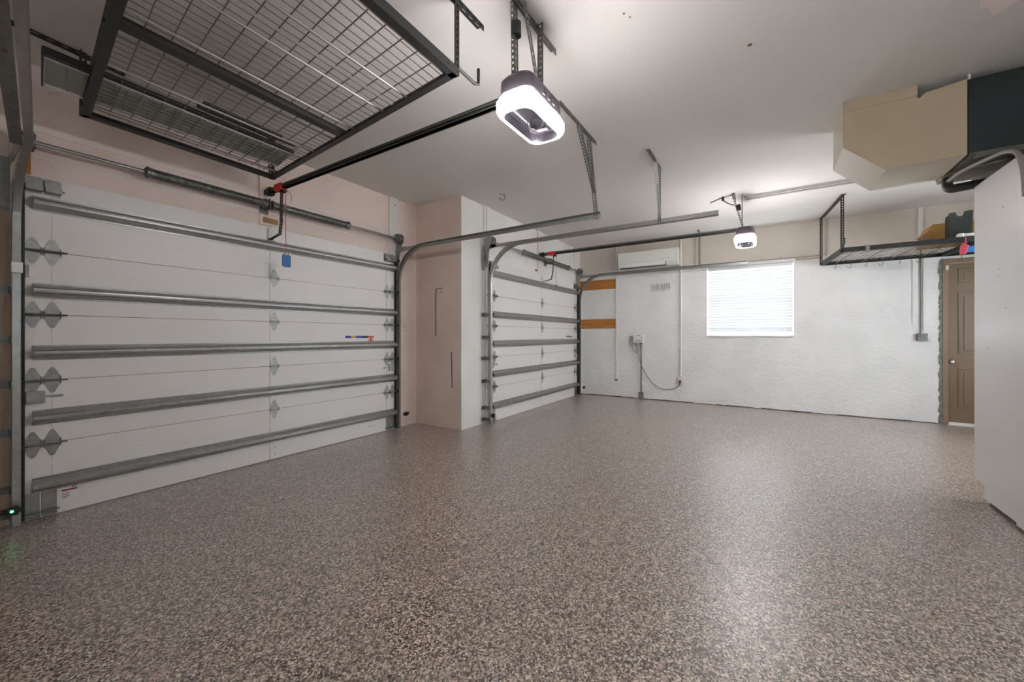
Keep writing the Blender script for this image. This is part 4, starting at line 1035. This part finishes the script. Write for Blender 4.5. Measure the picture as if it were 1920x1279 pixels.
# ---------------------------------------------------------------- duct plenum, air handler, pipes
du = empty('duct_plenum', (3.94, -.8, 2.28), 'beige duct box with a chamfered corner hanging from the ceiling', 'duct')
yA, yB = -.475, -1.09
s = MB()
s.prism([(yA, CEIL), (yA, 2.492), (-.705, 2.282), (yB, 2.290), (yB, 2.776), (-.90, 2.75), (-.87, 2.72), (-.86, 2.735), (-.86, CEIL)], 'x', 3.70, 3.704)
obj('front_panel', s, 'beige', du)
s = MB(); s.prism([(yA, CEIL), (yA, 2.492), (-.705, 2.282), (yB, 2.290), (yB, 2.71), (-.86, 2.715), (-.86, CEIL)], 'x', 3.704, 4.185)
obj('duct_shell', s, 'beigel', du)
s = MB(); s.box(3.694, 3.70, -.86, yA - .004, 2.742, CEIL); obj('flange', s, 'beige', du)
s = MB(); s.bar((3.698, yA - .01, 2.50), (3.698, -.70, 2.295), .004, .014); obj('corner_bead', s, 'beige', du)
ah = empty('air_handler', (4.0, -1.8, 2.285), 'large dark air handler hung at the ceiling above the cabinet', 'air handler')
s = MB(); s.box(3.71, 4.28, -2.6, -1.095, 2.30, 2.775, bev=.004); obj('casing', s, 'ahu', ah)
s = MB(); s.box(3.705, 4.285, -2.6, -1.10, 2.284, 2.300); s.bar((3.72, -1.13, 2.275), (3.72, -2.6, 2.275), .03, .02); s.bar((4.05, -1.10, 2.276), (3.72, -1.6, 2.276), .03, .016); obj('drip_pan', s, 'sheet', ah)
for hb_ in ((3.9, 3.93, -1.3, -1.27), (4.15, 4.18, -2.4, -2.37), (3.722, 3.730, -1.112, -1.10)):
    s = MB(); s.box(*hb_, 2.775, CEIL); obj('hanger', s, 'wboard', ah)
s = MB(); s.tube([(4.18, -1.13, 2.284), (4.18, -1.13, 2.235), (4.16, -1.14, 2.20), (4.12, -1.17, 2.195), (4.12, -1.30, 2.205), (4.12, -1.5, 2.21)], .030, 14, 2)
solo('insulated_pipe', s, 'foam', (4.18, -1.13, 2.2), 'black insulated pipe bending out under the air handler', 'pipe', smooth=True)
s = MB(); s.tube([(4.16, -1.13, 2.262), (3.95, -1.135, 2.262), (3.68, -1.19, 2.245), (3.54, -1.205, 2.225), (3.42, -1.205, 2.17), (3.365, -1.205, 2.05), (3.35, -1.205, 1.9)], .013, 10, 3)
solo('copper_line', s, 'pipe', (3.8, -1.17, 2.25), 'grey beige pipe curving down over the cabinet corner', 'pipe', smooth=True)
s = MB(); s.tube([(4.24, -1.27, 2.262), (4.2, -1.38, 2.24), (4.15, -1.52, 2.22)], .016, 10, 1)
solo('drain_pipe', s, 'white', (4.3, -1.3, 2.2), 'white drain pipe stub behind the black insulated pipe', 'pipe', smooth=True)

# ---------------------------------------------------------------- white cabinet
cbn = empty('tall_cabinet', (3.4, -1.6, 0), 'tall white cabinet at the right edge', 'cabinet')
s = MB(); s.box(2.60, 4.085, -1.95, -1.262, .135, 2.170, bev=.003); obj('carcass', s, 'cab', cbn)
s = MB(); s.box(3.548, 4.10, -1.262, -1.242, .128, 2.178, bev=.002)
for x_, z_ in ((3.76, 1.51), (3.67, 1.30), (3.70, 1.93), (3.74, 1.55), (3.90, 1.05)): s.cyl((x_, -1.243, z_), (x_, -1.2405, z_), .004, 8, 1)
obj('side_panel', s, ['cab', 'pencil'], cbn)
s = MB(); s.box(2.60, 3.545, -1.262, -1.240, .02, 2.165, bev=.002); obj('door', s, 'cab', cbn)
s = MB(); s.box(3.549, 4.0, -1.268, -1.256, .022, .128, bev=.002); obj('toe_board', s, 'cab', cbn)
for q in ((3.96, 4.0, -1.9, -1.27), (2.62, 2.68, -1.9, -1.3), (3.50, 3.54, -1.9, -1.27)):
    s = MB(); s.box(*q, 0, .135); obj('plinth', s, 'cab', cbn)

# ---------------------------------------------------------------- door safety sensors
def sensor(x, y, z, sd, label, led=False):
    r = empty('safety_sensor', (x, y, z), label, 'sensor', 'door safety sensors')
    s = MB(); s.box(x - .022, x + .022, y - .02, y + .014, z - .022, z + .022, bev=.005); s.lathe((x - sd * .02, y, z), (x - sd * .035, y, z), [(0, .014), (1, .011)], 12)
    s.box(x + sd * .02, x + sd * .05, y - .004, y + .004, z - .012, z + .02) if sd > 0 else s.box(x - .05, x - .02, y - .004, y + .004, z - .012, z + .02)
    obj('body', s, 'blackm', r)
    if led:
        s = MB(); s.lathe((x - .004, y - .024, z + .004), (x - .004, y - .018, z + .004), [(0, .004), (.5, .0075), (1, .0075)], 10); obj('green_light', s, 'green', r, label='glowing green light')
    return r
sensor(.365, 3.665, .115, -1, 'black door sensor with a green light at the left edge', True)
sensor(3.335, 3.665, .185, 1, 'black door sensor right of the near door')
sensor(4.085, 2.90, .12, -1, 'black door sensor left of the far door')
sensor(7.06, 2.90, .15, 1, 'black door sensor in the corner right of the far door')
